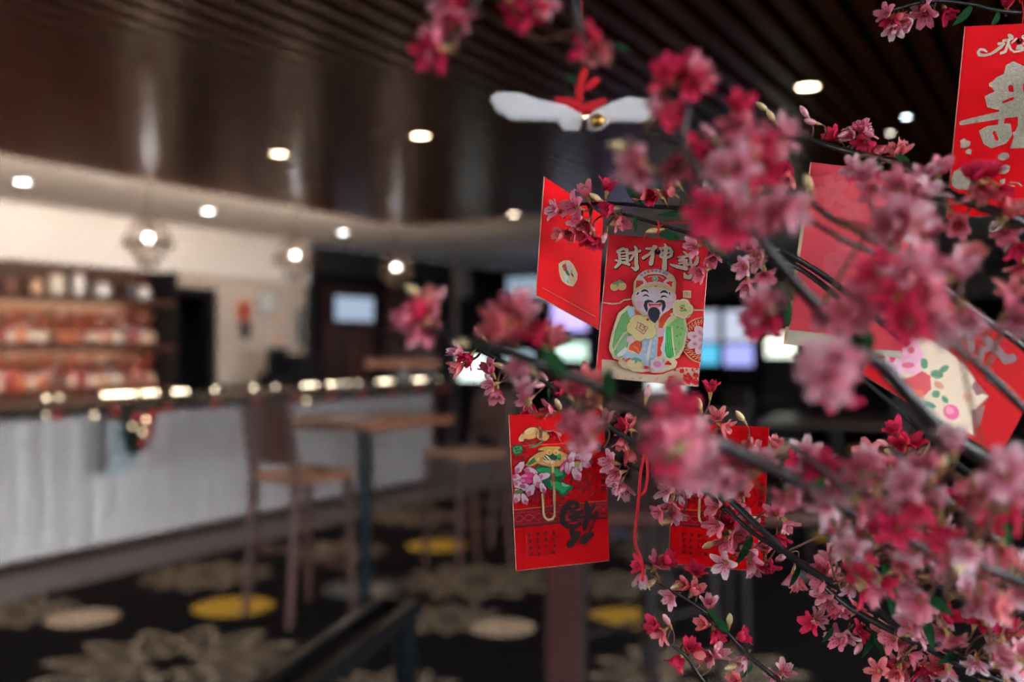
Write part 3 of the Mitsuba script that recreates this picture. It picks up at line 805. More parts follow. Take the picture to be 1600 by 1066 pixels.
# -- the gilt lettered packet with a laughing bearded man
p2 = new_packet([(952, 367), (1108, 378), (1090, 605), (932, 588)], .077, .111, .752, 'packet_gloss',
                'red packet with three gilt characters above a laughing bearded man in green robes', at(1028, 354, .752), (1027.5, 394))
O4, S4 = (920, 350), 4.1
O5, S5 = (940, 490), 8.882
O3, S3 = (970, 430), 11.84
H = lambda lst, o=O4, s=S4: p2.pts(lst, o, s)
px2 = .000478
p2.fill(Polygon(H([(30, 640), (170, 648), (240, 690), (330, 760), (450, 815), (560, 840), (750, 855), (860, 840), (960, 795), (1090, 745), (1440, 770), (1400, 1090), (0, 960), (0, 640)], O5, S5)), lin(222, 200, 168))
rs = np.random.RandomState(3)
for i in range(95):      # red scrolls printed on the band
    X = 60 + 1290 * rs.rand(); Y = 700 + 300 * rs.rand()
    if Y < 700 + (140 if X < 1000 else 60) + (60 if 300 < X < 1000 else 0):
        continue
    a0, rr = rs.rand() * 6.28, 9 + 17 * rs.rand()
    p2.fill(stroke(H([(X + rr * (1 - t * .12) * math.cos(a0 + t), Y + rr * (1 - t * .12) * math.sin(a0 + t)) for t in np.linspace(0, 4.2, 8)], O5, S5), .00018 + .00022 * (X > 850)), RED2)
for cx, cy, sc in ((1195, 905, 1.0),):
    for rr, w_ in ((62, .0006), (30, .0004)):
        p2.fill(stroke(H([(cx + rr, cy), (cx, cy - rr), (cx - rr, cy), (cx, cy + rr), (cx + rr, cy)], O5, S5), w_), RED2)
for cx, cy, r0 in ((1105, 800, 30), (970, 905, 42), (1310, 870, 34), (1300, 960, 34), (1090, 975, 30), (950, 950, 30)):
    p2.fill(stroke(H([(cx + r0 * (1 - t / 9) * math.cos(t + cx), cy + r0 * (1 - t / 9) * math.sin(t + cx)) for t in np.linspace(0, 6.5, 14)], O5, S5), .0006), RED2)
# cloud lines to both sides, tangerines, seal, medallion
p2.fill(stroke(H([(88, 505), (150, 515), (200, 508), (225, 490), (285, 482)]), .0006), CREAM)
p2.fill(stroke(H([(640, 553), (760, 556)]), .0006), CREAM)
for cx, cy in ((165, 405), (212, 402)):
    p2.fill(ell(H([(cx, cy)])[0], .0034, .0032), lin(226, 212, 170)); p2.fill(ell(H([(cx, cy)])[0], .0030, .0028), lin(240, 205, 130))
for cx, cy, a in ((170, 380, 30), (205, 372, -20), (185, 385, 80)):
    p2.fill(ell(H([(cx, cy)])[0], .0022, .0010, a), lin(120, 175, 130))
p2.fill(soft(H([(603, 428), (655, 430), (654, 477), (602, 474)]), .0005), lin(232, 208, 166))
for ln in ([(612, 436), (612, 468)], [(622, 436), (622, 452), (634, 452), (634, 436)], [(644, 438), (644, 470)], [(620, 462), (636, 462)], [(628, 440), (628, 468)]):
    p2.fill(stroke(H(ln), .00022), lin(190, 150, 110))
med = H([(1425, 375)], O5, S5)[0]
p2.fill(Point(med).buffer(.0180), lin(222, 170, 120)); p2.fill(Point(med).buffer(.0168), RED2)
for rr in (.0158, .0140):
    for t in np.linspace(0, 6.28, 40):
        p2.fill(stroke([(med[0] + rr * math.cos(t), med[1] + rr * math.sin(t)), (med[0] + (rr - .0016) * math.cos(t + .09), med[1] + (rr - .0016) * math.sin(t + .09))], .00042), lin(236, 190, 140))
for t, r_ in ((2.2, .006), (2.9, .007), (3.6, .007), (4.3, .006), (3.2, .002)):
    p2.fill(ell((med[0] + r_ * 1.2 * math.cos(t), med[1] + r_ * 1.2 * math.sin(t)), .0052, .0034, math.degrees(t)), lin(240, 200, 205))
    p2.fill(ell((med[0] + r_ * 1.0 * math.cos(t), med[1] + r_ * 1.0 * math.sin(t)), .0026, .0014, math.degrees(t)), lin(214, 150, 165))
# figure: cream outline, then robe, sleeves, face, hat
outline = soft(H([(300, 545), (250, 530), (190, 580), (150, 700), (132, 800), (158, 862), (200, 872), (190, 890), (215, 922), (262, 930), (285, 948), (340, 950), (385, 942), (410, 953), (470, 952), (510, 936), (550, 922), (562, 890), (540, 868), (572, 858), (605, 800), (628, 690), (612, 606), (640, 602), (656, 560), (642, 512), (590, 492), (545, 505),
                  (545, 470), (555, 380), (540, 340), (500, 312), (430, 297), (360, 305), (318, 335), (290, 380), (288, 450), (276, 470), (282, 512)]), .0008)
p2.fill(outline.buffer(.0006), lin(150, 120, 80)); p2.fill(outline.buffer(.0004), CREAM); p2.fill(outline.buffer(-.0003), lin(190, 170, 120)); p2.fill(outline.buffer(-.0005), CREAM)
F5 = lambda lst, c, r=.0004: p2.fill(soft(H(lst, O5, S5), r), c)
FH = lambda lst, c, r=.0004: p2.fill(soft(H(lst), r), c)
FH([(262, 540), (300, 560), (290, 700), (260, 740), (235, 845), (205, 862), (165, 840), (150, 785), (165, 695), (205, 590)], lin(120, 180, 110))
FH([(170, 800), (215, 700), (250, 690), (255, 730), (230, 835), (205, 850)], lin(150, 200, 150))
p2.fill(stroke(H([(160, 812), (200, 745), (225, 710), (250, 690)]), .0006), CREAM)
FH([(258, 535), (290, 560), (295, 600), (262, 610), (245, 560)], lin(190, 214, 226))
F5([(560, 380), (690, 330), (760, 200), (770, 330), (760, 620), (880, 640), (830, 720), (600, 740), (400, 680), (300, 600), (340, 530), (560, 600)], lin(180, 206, 226))
F5([(320, 560), (600, 560), (640, 720), (420, 720), (300, 640)], lin(186, 210, 228))
p2.fill(stroke(H([(690, 350), (660, 480), (640, 600), (635, 720)], O5, S5), [.0008, .001, .0012, .0012]), lin(240, 240, 238))
for X, Y in ((600, 420), (590, 500), (720, 420), (710, 520), (740, 350), (600, 580), (690, 600)):
    p2.fill(ell(H([(X, Y)], O5, S5)[0], .0012, .0012), lin(206, 224, 236))
F5([(385, 450), (470, 385), (560, 400), (555, 480), (515, 575), (440, 530), (375, 510)], lin(220, 90, 62)); p2.fill(stroke(H([(440, 460), (500, 500), (515, 560)], O5, S5), .0006), lin(236, 140, 90))
F5([(780, 340), (870, 320), (820, 600), (765, 610)], lin(214, 60, 40)); F5([(790, 110), (830, 40), (960, 0), (930, 60), (870, 150), (840, 215), (790, 215)], lin(220, 84, 44))
FH([(500, 545), (540, 520), (560, 560), (500, 620), (470, 640), (455, 640), (462, 600)], lin(216, 74, 40)); FH([(290, 545), (325, 575), (345, 585), (300, 600)], lin(222, 96, 70))
p2.fill(stroke(H([(520, 630), (560, 605), (592, 592)]), [.003, .0036, .0036]), lin(180, 206, 220))
FH([(500, 640), (560, 605), (600, 600), (618, 690), (598, 790), (560, 850), (520, 866), (498, 760)], lin(150, 200, 120))
F5([(890, 190), (970, 190), (985, 420), (1010, 570), (940, 630), (870, 600), (880, 380)], lin(60, 160, 80))
for q in ((900, 200), (930, 195), (955, 195)):
    p2.fill(stroke(H([(q[0], q[1]), (q[0] - 5, 400), (q[0] + 20, 600)], O5, S5), .00025), lin(96, 190, 110))
p2.fill(stroke(H([(970, 190), (985, 420), (1010, 590)], O5, S5), .0006), CREAM); p2.fill(stroke(H([(878, 190), (868, 380), (840, 500), (880, 600)], O5, S5), [.0005, .001, .0016, .0008]), lin(214, 232, 228))
p2.fill(stroke(H([(960, 20), (1050, 20), (960, 100), (880, 170)], O5, S5), [.0008, .0014, .0016, .0008]), lin(228, 216, 150))
for X, Y in ((1050, 200), (1090, 300), (1040, 320), (1070, 420), (1020, 500), (1110, 220)):
    p2.fill(ell(H([(X, Y)], O5, S5)[0], .0006, .0010, X), lin(110, 170, 90))
F5([(765, 210), (840, 215), (880, 230), (850, 320), (790, 320), (765, 260)], lin(240, 205, 212)); F5([(350, 330), (440, 310), (460, 390), (390, 430), (340, 380)], lin(244, 214, 216))
F5([(205, 575), (330, 470), (360, 510), (300, 590), (220, 615)], lin(238, 236, 230))
# fan
fan = unary_union([ell(H([c], O5, S5)[0], r, r) for c, r in (((555, 190), .0062), ((490, 130), .0048), ((640, 140), .0048), ((650, 260), .0050), ((520, 290), .0046), ((440, 210), .0044))])
p2.fill(fan.buffer(.0010), lin(196, 160, 90)); p2.fill(fan.buffer(.0007), lin(240, 226, 160)); p2.fill(fan.buffer(-.0004), lin(238, 222, 160))
for ln in ([(500, 130), (640, 205)], [(485, 215), (500, 130)], [(465, 210), (575, 300)], [(575, 300), (640, 205)], [(520, 170), (600, 215)], [(545, 150), (520, 230)], [(600, 190), (560, 270)], [(505, 200), (590, 250)], [(530, 255), (570, 235)], [(575, 160), (610, 260)]):
    p2.fill(stroke(H(ln, O5, S5), .00028), lin(196, 120, 90))
p2.fill(ell(H([(635, 95)], O5, S5)[0], .0010, .0010), lin(220, 60, 60))
# ruyi head
ru = unary_union([ell(H([c], O3, S3)[0], r, r) for c, r in (((1120, 640), .0052), ((1050, 580), .0040), ((1160, 560), .0040), ((1220, 650), .0042), ((1060, 690), .0038), ((1150, 720), .0038))])
p2.fill(ru.buffer(.0007), lin(170, 140, 90)); p2.fill(ru.buffer(.0004), CREAM); p2.fill(ru.buffer(-.0010), lin(226, 216, 150))
p2.fill(soft(H([(1030, 580), (1080, 600), (1130, 560), (1180, 570), (1170, 620), (1230, 680), (1130, 690), (1070, 680), (1100, 630)], O3, S3), .0003), lin(70, 165, 90)); p2.fill(ell(H([(1122, 630)], O3, S3)[0], .0016, .0016), lin(240, 210, 180)); p2.fill(ell(H([(1122, 630)], O3, S3)[0], .0010, .0010), lin(214, 20, 40))
# hat
F3 = lambda lst, c, r=.0003: p2.fill(soft(H(lst, O3, S3), r), c)
F3([(255, 330), (250, 130), (300, 60), (420, 0), (500, -60), (620, -85), (760, -60), (860, 0), (960, 60), (995, 150), (950, 370), (640, 240), (440, 260)], CREAM)
F3([(275, 300), (275, 130), (330, 100), (400, 110), (420, 170), (360, 230)], lin(212, 60, 60)); F3([(925, 300), (950, 140), (890, 130), (830, 160), (850, 220), (900, 290)], lin(206, 40, 50))
F3([(400, 60), (500, 10), (640, -5), (780, 20), (860, 70), (790, 130), (760, 185), (640, 160), (500, 185), (460, 120)], lin(214, 52, 58))
for q in ((380, 15), (440, -20), (505, -45), (575, -60), (650, -62), (720, -50), (790, -22), (840, 10)):
    p2.fill(ell(H([q], O3, S3)[0], .0011, .0011), lin(206, 120, 140) if q[0] % 2 else lin(150, 160, 210))
p2.fill(stroke(H([(500, 60), (560, 40), (640, 32), (720, 40), (780, 80)], O3, S3), .00035), CREAM)
p2.fill(ell(H([(628, 90)], O3, S3)[0], .0025, .0023), lin(228, 210, 170)); p2.fill(ell(H([(628, 90)], O3, S3)[0], .0019, .0018), lin(120, 200, 160)); p2.fill(ell(H([(620, 82)], O3, S3)[0], .0006, .0005), lin(220, 245, 230))
p2.fill(stroke(H([(300, 305), (400, 245), (520, 205), (640, 195), (760, 205), (860, 245), (935, 310)], O3, S3), .0020), lin(232, 214, 150))
for q in np.linspace(0, 1, 11):
    p2.fill(ell(H([(440 + 380 * q, 185 - 25 * math.sin(math.pi * q))], O3, S3)[0], .0009, .0008), lin(238, 215, 215))
p2.fill(stroke(H([(620, 215), (640, 235), (660, 215)], O3, S3), .0003), lin(200, 70, 60))
for s_, cx in ((1, 400), (-1, 850)):
    p2.fill(stroke(H([(cx - s_ * 100, 105), (cx, 110), (cx + s_ * 45, 150), (cx + s_ * 10, 205), (cx - s_ * 30, 215)], O3, S3), [.0006, .0007, .0008, .0008, .0006]), lin(236, 224, 214))
# ears, face
for cx in (262, 960):
    p2.fill(ell(H([(cx, 430)], O3, S3)[0], .0024, .0034), lin(238, 208, 204))
p2.fill(soft(H([(290, 320), (420, 262), (620, 240), (800, 262), (930, 330), (955, 450), (950, 570), (890, 670), (760, 740), (600, 775), (440, 730), (300, 640), (255, 560), (265, 430)], O3, S3), .0015), lin(240, 222, 224))
for cx, cy in ((350, 560), (880, 570)):
    p2.fill(ell(H([(cx, cy)], O3, S3)[0], .0034, .0030), lin(242, 202, 210))
DARK = lin(44, 46, 54)
p2.fill(stroke(H([(375, 335), (400, 310), (440, 300), (480, 315), (508, 345)], O3, S3), [.0002, .0007, .0008, .0006, .0002]), DARK); p2.fill(stroke(H([(728, 350), (765, 325), (800, 320), (835, 335), (862, 360)], O3, S3), [.0003, .0008, .0009, .0007, .0002]), DARK)
p2.fill(stroke(H([(405, 412), (450, 388), (480, 392), (512, 418)], O3, S3), [.0003, .0006, .0006, .0003]), DARK); p2.fill(stroke(H([(735, 435), (775, 408), (805, 410), (842, 432)], O3, S3), [.0003, .0007, .0007, .0003]), DARK)
p2.fill(stroke(H([(300, 375), (318, 350)], O3, S3), .0006), DARK); p2.fill(stroke(H([(893, 350), (898, 372)], O3, S3), .0005), DARK)
p2.fill(stroke(H([(585, 520), (600, 535), (660, 535), (690, 520)], O3, S3), .0002), lin(214, 180, 185))
p2.fill(soft(H([(500, 530), (560, 548), (620, 555), (690, 548), (748, 532), (745, 580), (700, 612), (620, 625), (545, 608), (505, 575)], O3, S3), .0003), lin(196, 60, 90)); p2.fill(soft(H([(530, 580), (620, 578), (720, 582), (690, 612), (620, 622), (550, 606)], O3, S3), .0003), lin(240, 160, 176))
for s_, cx in ((1, 0), (-1, 1240)):
    m_ = lambda X: X if s_ == 1 else cx - X
    p2.fill(stroke(H([(m_(600), 535), (m_(560), 505), (m_(500), 500), (m_(460), 525), (m_(450), 590), (m_(468), 650), (m_(472), 700)], O3, S3), [.0002, .0007, .0011, .0013, .0013, .0010, .0002]), DARK)
p2.fill(stroke(H([(607, 720), (610, 780), (620, 900)], O3, S3), [.0046, .0038, .0002]), DARK)
# shoes, fruit and flower below the robe
F5([(275, 640), (330, 605), (300, 660)], lin(214, 80, 70)); F5([(310, 660), (400, 620), (390, 660), (330, 685)], lin(214, 80, 70)); F5([(865, 715), (915, 665), (975, 725)], lin(206, 16, 36))
for X, Y in ((410, 710), (510, 720)):
    p2.fill(ell(H([(X, Y)], O5, S5)[0], .0039, .0034), lin(240, 216, 150)); p2.fill(ell(H([(X - 5, Y - 5)], O5, S5)[0], .0028, .0024), lin(244, 226, 176))
for X, Y, a in ((450, 640, 20), (520, 655, -30), (480, 665, 70)):
    p2.fill(ell(H([(X, Y)], O5, S5)[0], .0022, .0010, a), lin(120, 184, 150))
for t in range(7):
    p2.fill(ell(H([(765 + 52 * math.cos(t * .9), 715 + 48 * math.sin(t * .9))], O5, S5)[0], .0030, .0020, -math.degrees(t * .9)), lin(236, 190 + 5 * t, 214))
p2.fill(ell(H([(765, 715)], O5, S5)[0], .0030, .0024), lin(222, 150, 180)); p2.fill(ell(H([(615, 760)], O5, S5)[0], .0016, .0012), lin(230, 60, 100))
finish_print(p2, 'print_gloss')
O6, S6 = (950, 370), 10.0
B_ = lambda lst, r: stroke(p2.pts(lst, O6, S6), np.asarray(r) * px2 / 10)
g1 = unary_union([  # the first character
    B_([(150, 240), (170, 220), (190, 410)], 24), B_([(165, 225), (235, 190), (300, 215)], 24), B_([(300, 205), (300, 420)], 24), B_([(195, 258), (300, 252)], 12), B_([(195, 308), (300, 300)], 12),
    B_([(200, 350), (300, 345)], 16), B_([(125, 370), (200, 400), (320, 430)], 20), B_([(190, 410), (120, 480)], 26), B_([(255, 405), (330, 440)], 22),
    B_([(330, 265), (420, 245), (500, 225)], 24), B_([(415, 155), (440, 190), (440, 420), (455, 490), (430, 515), (370, 480)], [16, 26, 32, 34, 30, 14]), B_([(400, 290), (365, 350), (340, 370)], 20)])
g2 = unary_union([B_([(710, 150), (760, 165)], [20, 24]), B_([(600, 190), (680, 190), (740, 180)], 20), B_([(735, 185), (640, 280), (550, 335)], [20, 22, 28]), B_([(700, 250), (690, 330), (670, 420)], [26, 34, 38]),
                  B_([(810, 180), (830, 260), (820, 310)], 22), B_([(815, 200), (880, 170), (960, 185), (1000, 235), (985, 300), (930, 330), (820, 320)], [20, 20, 24, 24, 24, 22, 18]), B_([(820, 260), (985, 250)], 18), B_([(890, 120), (905, 170), (885, 330), (880, 500)], [16, 30, 36, 42])])
g3 = unary_union([B_([(1180, 240), (1240, 290)], [16, 24]), B_([(1100, 325), (1200, 315), (1290, 290)], 22), B_([(1230, 300), (1110, 375), (1230, 370)], 20), B_([(1180, 340), (1190, 450)], 20), B_([(1110, 420), (1225, 405)], 18), B_([(980, 440), (1080, 470), (1220, 500)], [18, 30, 34]), B_([(1190, 430), (1240, 440)], 24),
                  B_([(1290, 360), (1290, 430)], [22, 30]), B_([(1400, 330), (1385, 400), (1320, 480), (1320, 570), (1270, 640), (1210, 630), (1190, 580)], [26, 32, 26, 26, 34, 34, 18])])
sh = unary_union([g1, g2, g3])
part(p2.key, 'gilt_character', emboss(g1, TH / 2), M['gilt'], to_world=p2.world)
part(p2.key, 'gilt_character', emboss(g2, TH / 2), M['gilt'], to_world=p2.world)
part(p2.key, 'gilt_character', emboss(g3, TH / 2), M['gilt'], to_world=p2.world)
part(p2.key, 'character_shadow', emboss(affinity.translate(sh.buffer(.0004), .0003, -.0003), TH / 2, ((0, .00008),)), M['label_dark'], to_world=p2.world, label='dark printed outline of the characters')  # dark printed outline, set slightly low and right of the gilt strokes

# -- plain back of a packet with a small flower cartouche
p1 = new_packet([(848, 277), (945, 338), (932, 513), (840, 462)], .074, .108, .80, 'packet', 'plain red packet seen from its back with a small cream flower cartouche', at(905, 322, .77), (898, 318), tilt=.6)
Oe, Se = (865, 395), 17.77
E_ = lambda lst: p1.pts(lst, Oe, Se)
cart = Polygon(E_([(110, 310), (240, 215), (420, 200), (560, 370), (665, 590), (640, 790), (530, 960), (360, 920), (200, 790), (130, 560)]))
p1.fill(cart, lin(240, 96, 60)); p1.fill(cart.buffer(-.0005), lin(250, 200, 140)); p1.fill(cart.buffer(-.0009), lin(228, 216, 168))
for c, rx, ry, col in (((430, 400), .0030, .0022, (222, 216, 214)), ((340, 730), .0030, .0026, (214, 220, 220)), ((290, 430), .0030, .0026, (150, 10, 30)), ((310, 370), .0018, .0014, (170, 20, 50)), ((270, 445), .0010, .0010, (220, 80, 90)), ((360, 560), .0030, .0018, (10, 100, 60)), ((390, 600), .0016, .0014, (10, 110, 70)), ((505, 630), .0018, .0011, (120, 20, 20)), ((370, 800), .0014, .0008, (90, 170, 190)), ((480, 520), .0009, .0006, (120, 150, 110)), ((320, 310), .0008, .0006, (150, 160, 120))):
    p1.fill(ell(E_([c])[0], rx, ry, -40), lin(*col))
p1.fill(stroke(p1.pts([(845, 449), (929, 495.5), (931, 500)]), .00022), lin(250, 110, 70))
p1.fill(stroke(p1.pts([(845, 451), (929, 497.5)]), .0002), lin(150, 6, 12))
finish_print(p1)

# -- the lotus packet and its twin
TWIN = []


def lotus_print(p):
    O8, S8 = (795, 650), 7.614
    OA, SA = (780, 630), 3.95
    L = lambda lst: p.pts(lst, O8, S8)
    A_ = lambda lst: p.pts(lst, OA, SA)
    maroon, dk = lin(128, 4, 18), lin(92, 4, 20)
    p.fill(Polygon(A_([(85, 662), (675, 600), (680, 705), (90, 770)])), maroon)
    p.fill(stroke(A_([(80, 660), (680, 598)]), .00035), lin(214, 110, 70)); p.fill(stroke(A_([(85, 768), (685, 706)]), .0005), lin(60, 4, 24)); p.fill(stroke(A_([(85, 752), (680, 690)]), .0003), lin(170, 20, 40)); p.fill(stroke(A_([(85, 680), (680, 618)]), .0003), lin(170, 20, 40))
    for ph in (0, math.pi):
        p.fill(stroke(A_([(90 + 585 * t, 716 - 62 * t + 20 * math.sin(t * 30 + ph)) for t in np.linspace(0, 1, 90)]), .0004), lin(196, 22, 40))
    p.fill(stroke(A_([(70, 268), (400, 248), (660, 232)]), .0004), lin(220, 70, 50))
    # printed round seals
    for (cx, cy), R_ in (((890, 815), .0105), ((580, 990), .0085), ((290, 940), .0080), ((130, 500), .0080)):
        c = L([(cx, cy)])[0]
        for a in np.arange(4) * 1.57:
            p.fill(stroke([(c[0] + R_ * math.cos(a + t), c[1] + R_ * math.sin(a + t)) for t in np.linspace(.2, 1.35, 8)], .0005), maroon)
        for t in np.linspace(0, 6.28, 8)[:-1]:
            p.fill(stroke([(c[0] + R_ * .65 * math.cos(t), c[1] + R_ * .65 * math.sin(t)), (c[0] + R_ * .3 * math.cos(t + .9), c[1] + R_ * .3 * math.sin(t + .9))], .0008), maroon)
    # gourds and leaf at the top
    for (cx, cy), rx, ry, a in (((262, 205), .0068, .0048, 15), ((400, 230), .0056, .0044, -25)):
        c = L([(cx, cy)])[0]
        p.fill(ell(c, rx, ry, a), lin(120, 60, 30)); p.fill(ell(c, rx - .0005, ry - .0005, a), lin(232, 178, 104)); p.fill(ell((c[0] - .001, c[1] + .002), rx * .6, ry * .5, a), lin(244, 206, 140))
    p.fill(stroke(L([(360, 130), (380, 190), (370, 250)]), .0011), lin(120, 70, 50)); p.fill(soft(L([(180, 290), (260, 275), (330, 290), (320, 330), (220, 345), (170, 320)])), lin(140, 8, 24))
    p.fill(soft(L([(110, 260), (150, 200), (190, 250), (170, 300), (120, 300)])), lin(226, 180, 130)); p.fill(stroke(L([(250, 365), (330, 350), (390, 300)]), .0009), lin(70, 110, 70))
    p.fill(soft(L([(30, 370), (80, 335), (150, 340), (170, 380), (150, 440), (80, 465), (40, 430)])), lin(20, 70, 40)); p.fill(soft(L([(45, 380), (85, 350), (145, 355), (155, 390), (135, 430), (80, 448), (50, 420)])), lin(60, 150, 80))
    for q in ((75, 385), (110, 375), (90, 415), (130, 410)):
        p.fill(ell(L([q])[0], .0012, .0010), lin(24, 90, 50))
    # dark leaf
    p.fill(soft(L([(300, 620), (360, 570), (480, 600), (620, 620), (680, 660), (660, 730), (620, 770), (760, 830), (740, 880), (700, 890), (680, 940), (620, 950), (570, 890), (480, 870), (400, 800), (370, 740)])), lin(8, 84, 52))
    p.fill(soft(L([(320, 625), (400, 610), (560, 620), (640, 650), (640, 700), (560, 720), (480, 700), (400, 670), (330, 660)])), lin(24, 140, 76)); p.fill(soft(L([(480, 760), (560, 770), (640, 800), (740, 830), (690, 870), (640, 930), (590, 880), (500, 830)])), lin(28, 150, 80))
    p.fill(soft(L([(620, 780), (680, 810), (730, 815), (680, 840), (630, 830)])), lin(190, 224, 200)); p.fill(stroke(L([(540, 690), (520, 780)]), .0004), lin(10, 80, 40))
    # lantern frame of tan bamboo
    p.fill(soft(L([(180, 590), (250, 490), (330, 430), (350, 380), (430, 370), (430, 400), (560, 395), (620, 360), (640, 420), (720, 470), (690, 540), (600, 600), (500, 612), (400, 590), (340, 570), (250, 610)])), lin(120, 66, 28))
    p.fill(soft(L([(190, 585), (255, 495), (340, 435), (440, 405), (560, 400), (640, 430), (712, 470), (680, 535), (595, 592), (500, 604), (400, 580), (340, 560), (250, 602)])), lin(222, 160, 88))
    p.fill(soft(L([(345, 385), (420, 360), (600, 360), (605, 385), (560, 410), (440, 410), (350, 405)])), lin(214, 170, 80))
    p.fill(soft(L([(210, 575), (290, 485), (320, 540), (240, 580)])), lin(30, 110, 50)); p.fill(soft(L([(385, 515), (450, 440), (560, 440), (620, 500), (600, 520), (520, 540), (430, 555)])), lin(14, 70, 40)); p.fill(soft(L([(560, 440), (610, 450), (625, 500), (570, 500)])), lin(50, 150, 60))
    for ln in ([(395, 510), (440, 545)], [(415, 490), (470, 545)], [(440, 470), (490, 520)]):
        p.fill(stroke(L(ln), .0006), lin(236, 214, 170))
    for c0 in ((475, 430), (555, 430)):
        p.fill(stroke(L([(c0[0] + 26 * math.cos(t), c0[1] + 26 * math.sin(t)) for t in np.linspace(0, 5.6, 10)]), .0006), lin(236, 196, 120))
    for q in ((350, 515), (665, 495)):
        p.fill(soft(L([(q[0] - 26, q[1]), (q[0], q[1] - 28), (q[0] + 26, q[1]), (q[0], q[1] + 28)])), lin(240, 214, 150))
    p.fill(soft(L([(490, 530), (515, 515), (545, 530), (540, 560), (515, 580), (490, 560)])), lin(246, 226, 176))
    for c0 in ((468, 540), (568, 530)):
        p.fill(stroke(L([(c0[0] + 16 * math.cos(t), c0[1] + 16 * math.sin(t)) for t in np.linspace(0, 5.6, 9)]), .0005), lin(236, 196, 120))
    p.fill(stroke(L([(515, 570), (518, 700)]), .0010), lin(226, 190, 130)); p.fill(stroke(L([(518, 690), (522, 790)]), .0011), lin(150, 70, 40)); p.fill(stroke(L([(526, 790), (538, 960)]) + A_([(338, 690)]), .0009), lin(214, 180, 128))
    p.fill(stroke(A_([(338, 690), (325, 712), (300, 718), (280, 705), (270, 680), (265, 560)]), .0011), lin(196, 158, 104)); p.fill(stroke(A_([(338, 690), (325, 712), (300, 718), (280, 705), (270, 680), (265, 560)]), .0006), lin(236, 214, 170)); p.fill(stroke(A_([(330, 560), (338, 690)]), .0005), lin(240, 220, 180))
    # lotus petals
    pw, pm = lin(248, 224, 226), lin(216, 60, 120)
    pet = [((120, 610), 78, 42, 50), ((90, 735), 62, 44, -35), ((250, 650), 80, 40, -20), ((405, 710), 78, 38, 8), ((220, 705), 75, 36, 0), ((195, 765), 78, 34, -8), ((330, 770), 80, 48, 100), ((105, 810), 66, 40, -30), ((200, 845), 72, 40, -25), ((250, 880), 72, 45, 60), ((395, 850), 66, 34, 110), ((85, 960), 70, 44, 75), ((180, 985), 70, 36, 110), ((90, 890), 40, 30, 10),
           ((640, 590), 72, 28, 55), ((690, 620), 70, 34, 95), ((745, 590), 66, 42, 100), ((740, 480), 70, 40, 60), ((830, 470), 60, 34, 20), ((900, 570), 72, 34, 165), ((925, 490), 68, 36, 40), ((820, 610), 58, 44, 70), ((795, 690), 80, 48, 120)]
    for i, ((cx, cy), rx, ry, a) in enumerate(pet):
        c = L([(cx, cy)])[0]
        s = .0000740
        q = affinity.translate(affinity.rotate(soft([(-rx * s, 0), (-rx * s * .3, ry * s), (rx * s * .6, ry * s * .7), (rx * s * 1.05, 0), (rx * s * .6, -ry * s * .7), (-rx * s * .3, -ry * s)], .0004), a, origin=(0, 0)), *c)
        p.fill(q.buffer(.0003), lin(150, 40, 80)); p.fill(q, pm if i in (4, 5, 14) else pw)
        t = affinity.translate(affinity.rotate(ell((-rx * s * .5, 0), rx * s * .45, ry * s * .5), a, origin=(0, 0)), *c)
        p.fill(t.intersection(q), lin(232, 110, 160) if i not in (4, 5, 14) else lin(240, 150, 190))
    p.fill(ell(L([(110, 890)])[0], .0030, .0016), lin(90, 120, 60)); p.fill(ell(L([(800, 565)])[0], .0020, .0024), lin(150, 140, 60))
    # columns of fine printed strokes below
    OT, ST = (810, 810), 15.23
    Tt = lambda lst: p.pts(lst, OT, ST)
    ink = lin(70, 2, 10)
    rt = np.random.RandomState(9)
    for xs, y0, y1, drift in ((255, 370, 830, 25), (440, 340, 830, 20), (625, 330, 780, 30), (815, 310, 770, 10)):
        for j in range(4):
            yc = y0 + (y1 - y0) * j / 3; xc = xs + drift * j / 3
            if xs == 625 and j == 3:
                p.fill(stroke(Tt([(xc - 55, yc), (xc + 55, yc - 6)]), .00025), ink); continue
            for s_ in range(5):
                dx, dy = rt.uniform(-34, 34), rt.uniform(-44, 44)
                ln = [(xc + dx * .4 - 34, yc + dy), (xc + dx * .4 + 30, yc + dy - 4)] if s_ % 2 else [(xc + dx, yc - 38), (xc + dx * .8, yc + 38)]
                p.fill(stroke(Tt(ln), .00026), ink)
    p.fill(stroke(Tt([(165, 340), (180, 910)]), .00016), lin(214, 70, 70))
    # side column of tiny marks
    for q in ((635, 480), (635, 520), (635, 440), (635, 400)):
        p.fill(Polygon(A_([(q[0] - 16, q[1] - 14), (q[0] + 12, q[1] - 16), (q[0] + 12, q[1] + 12), (q[0] - 16, q[1] + 14)])), lin(110, 2, 14))


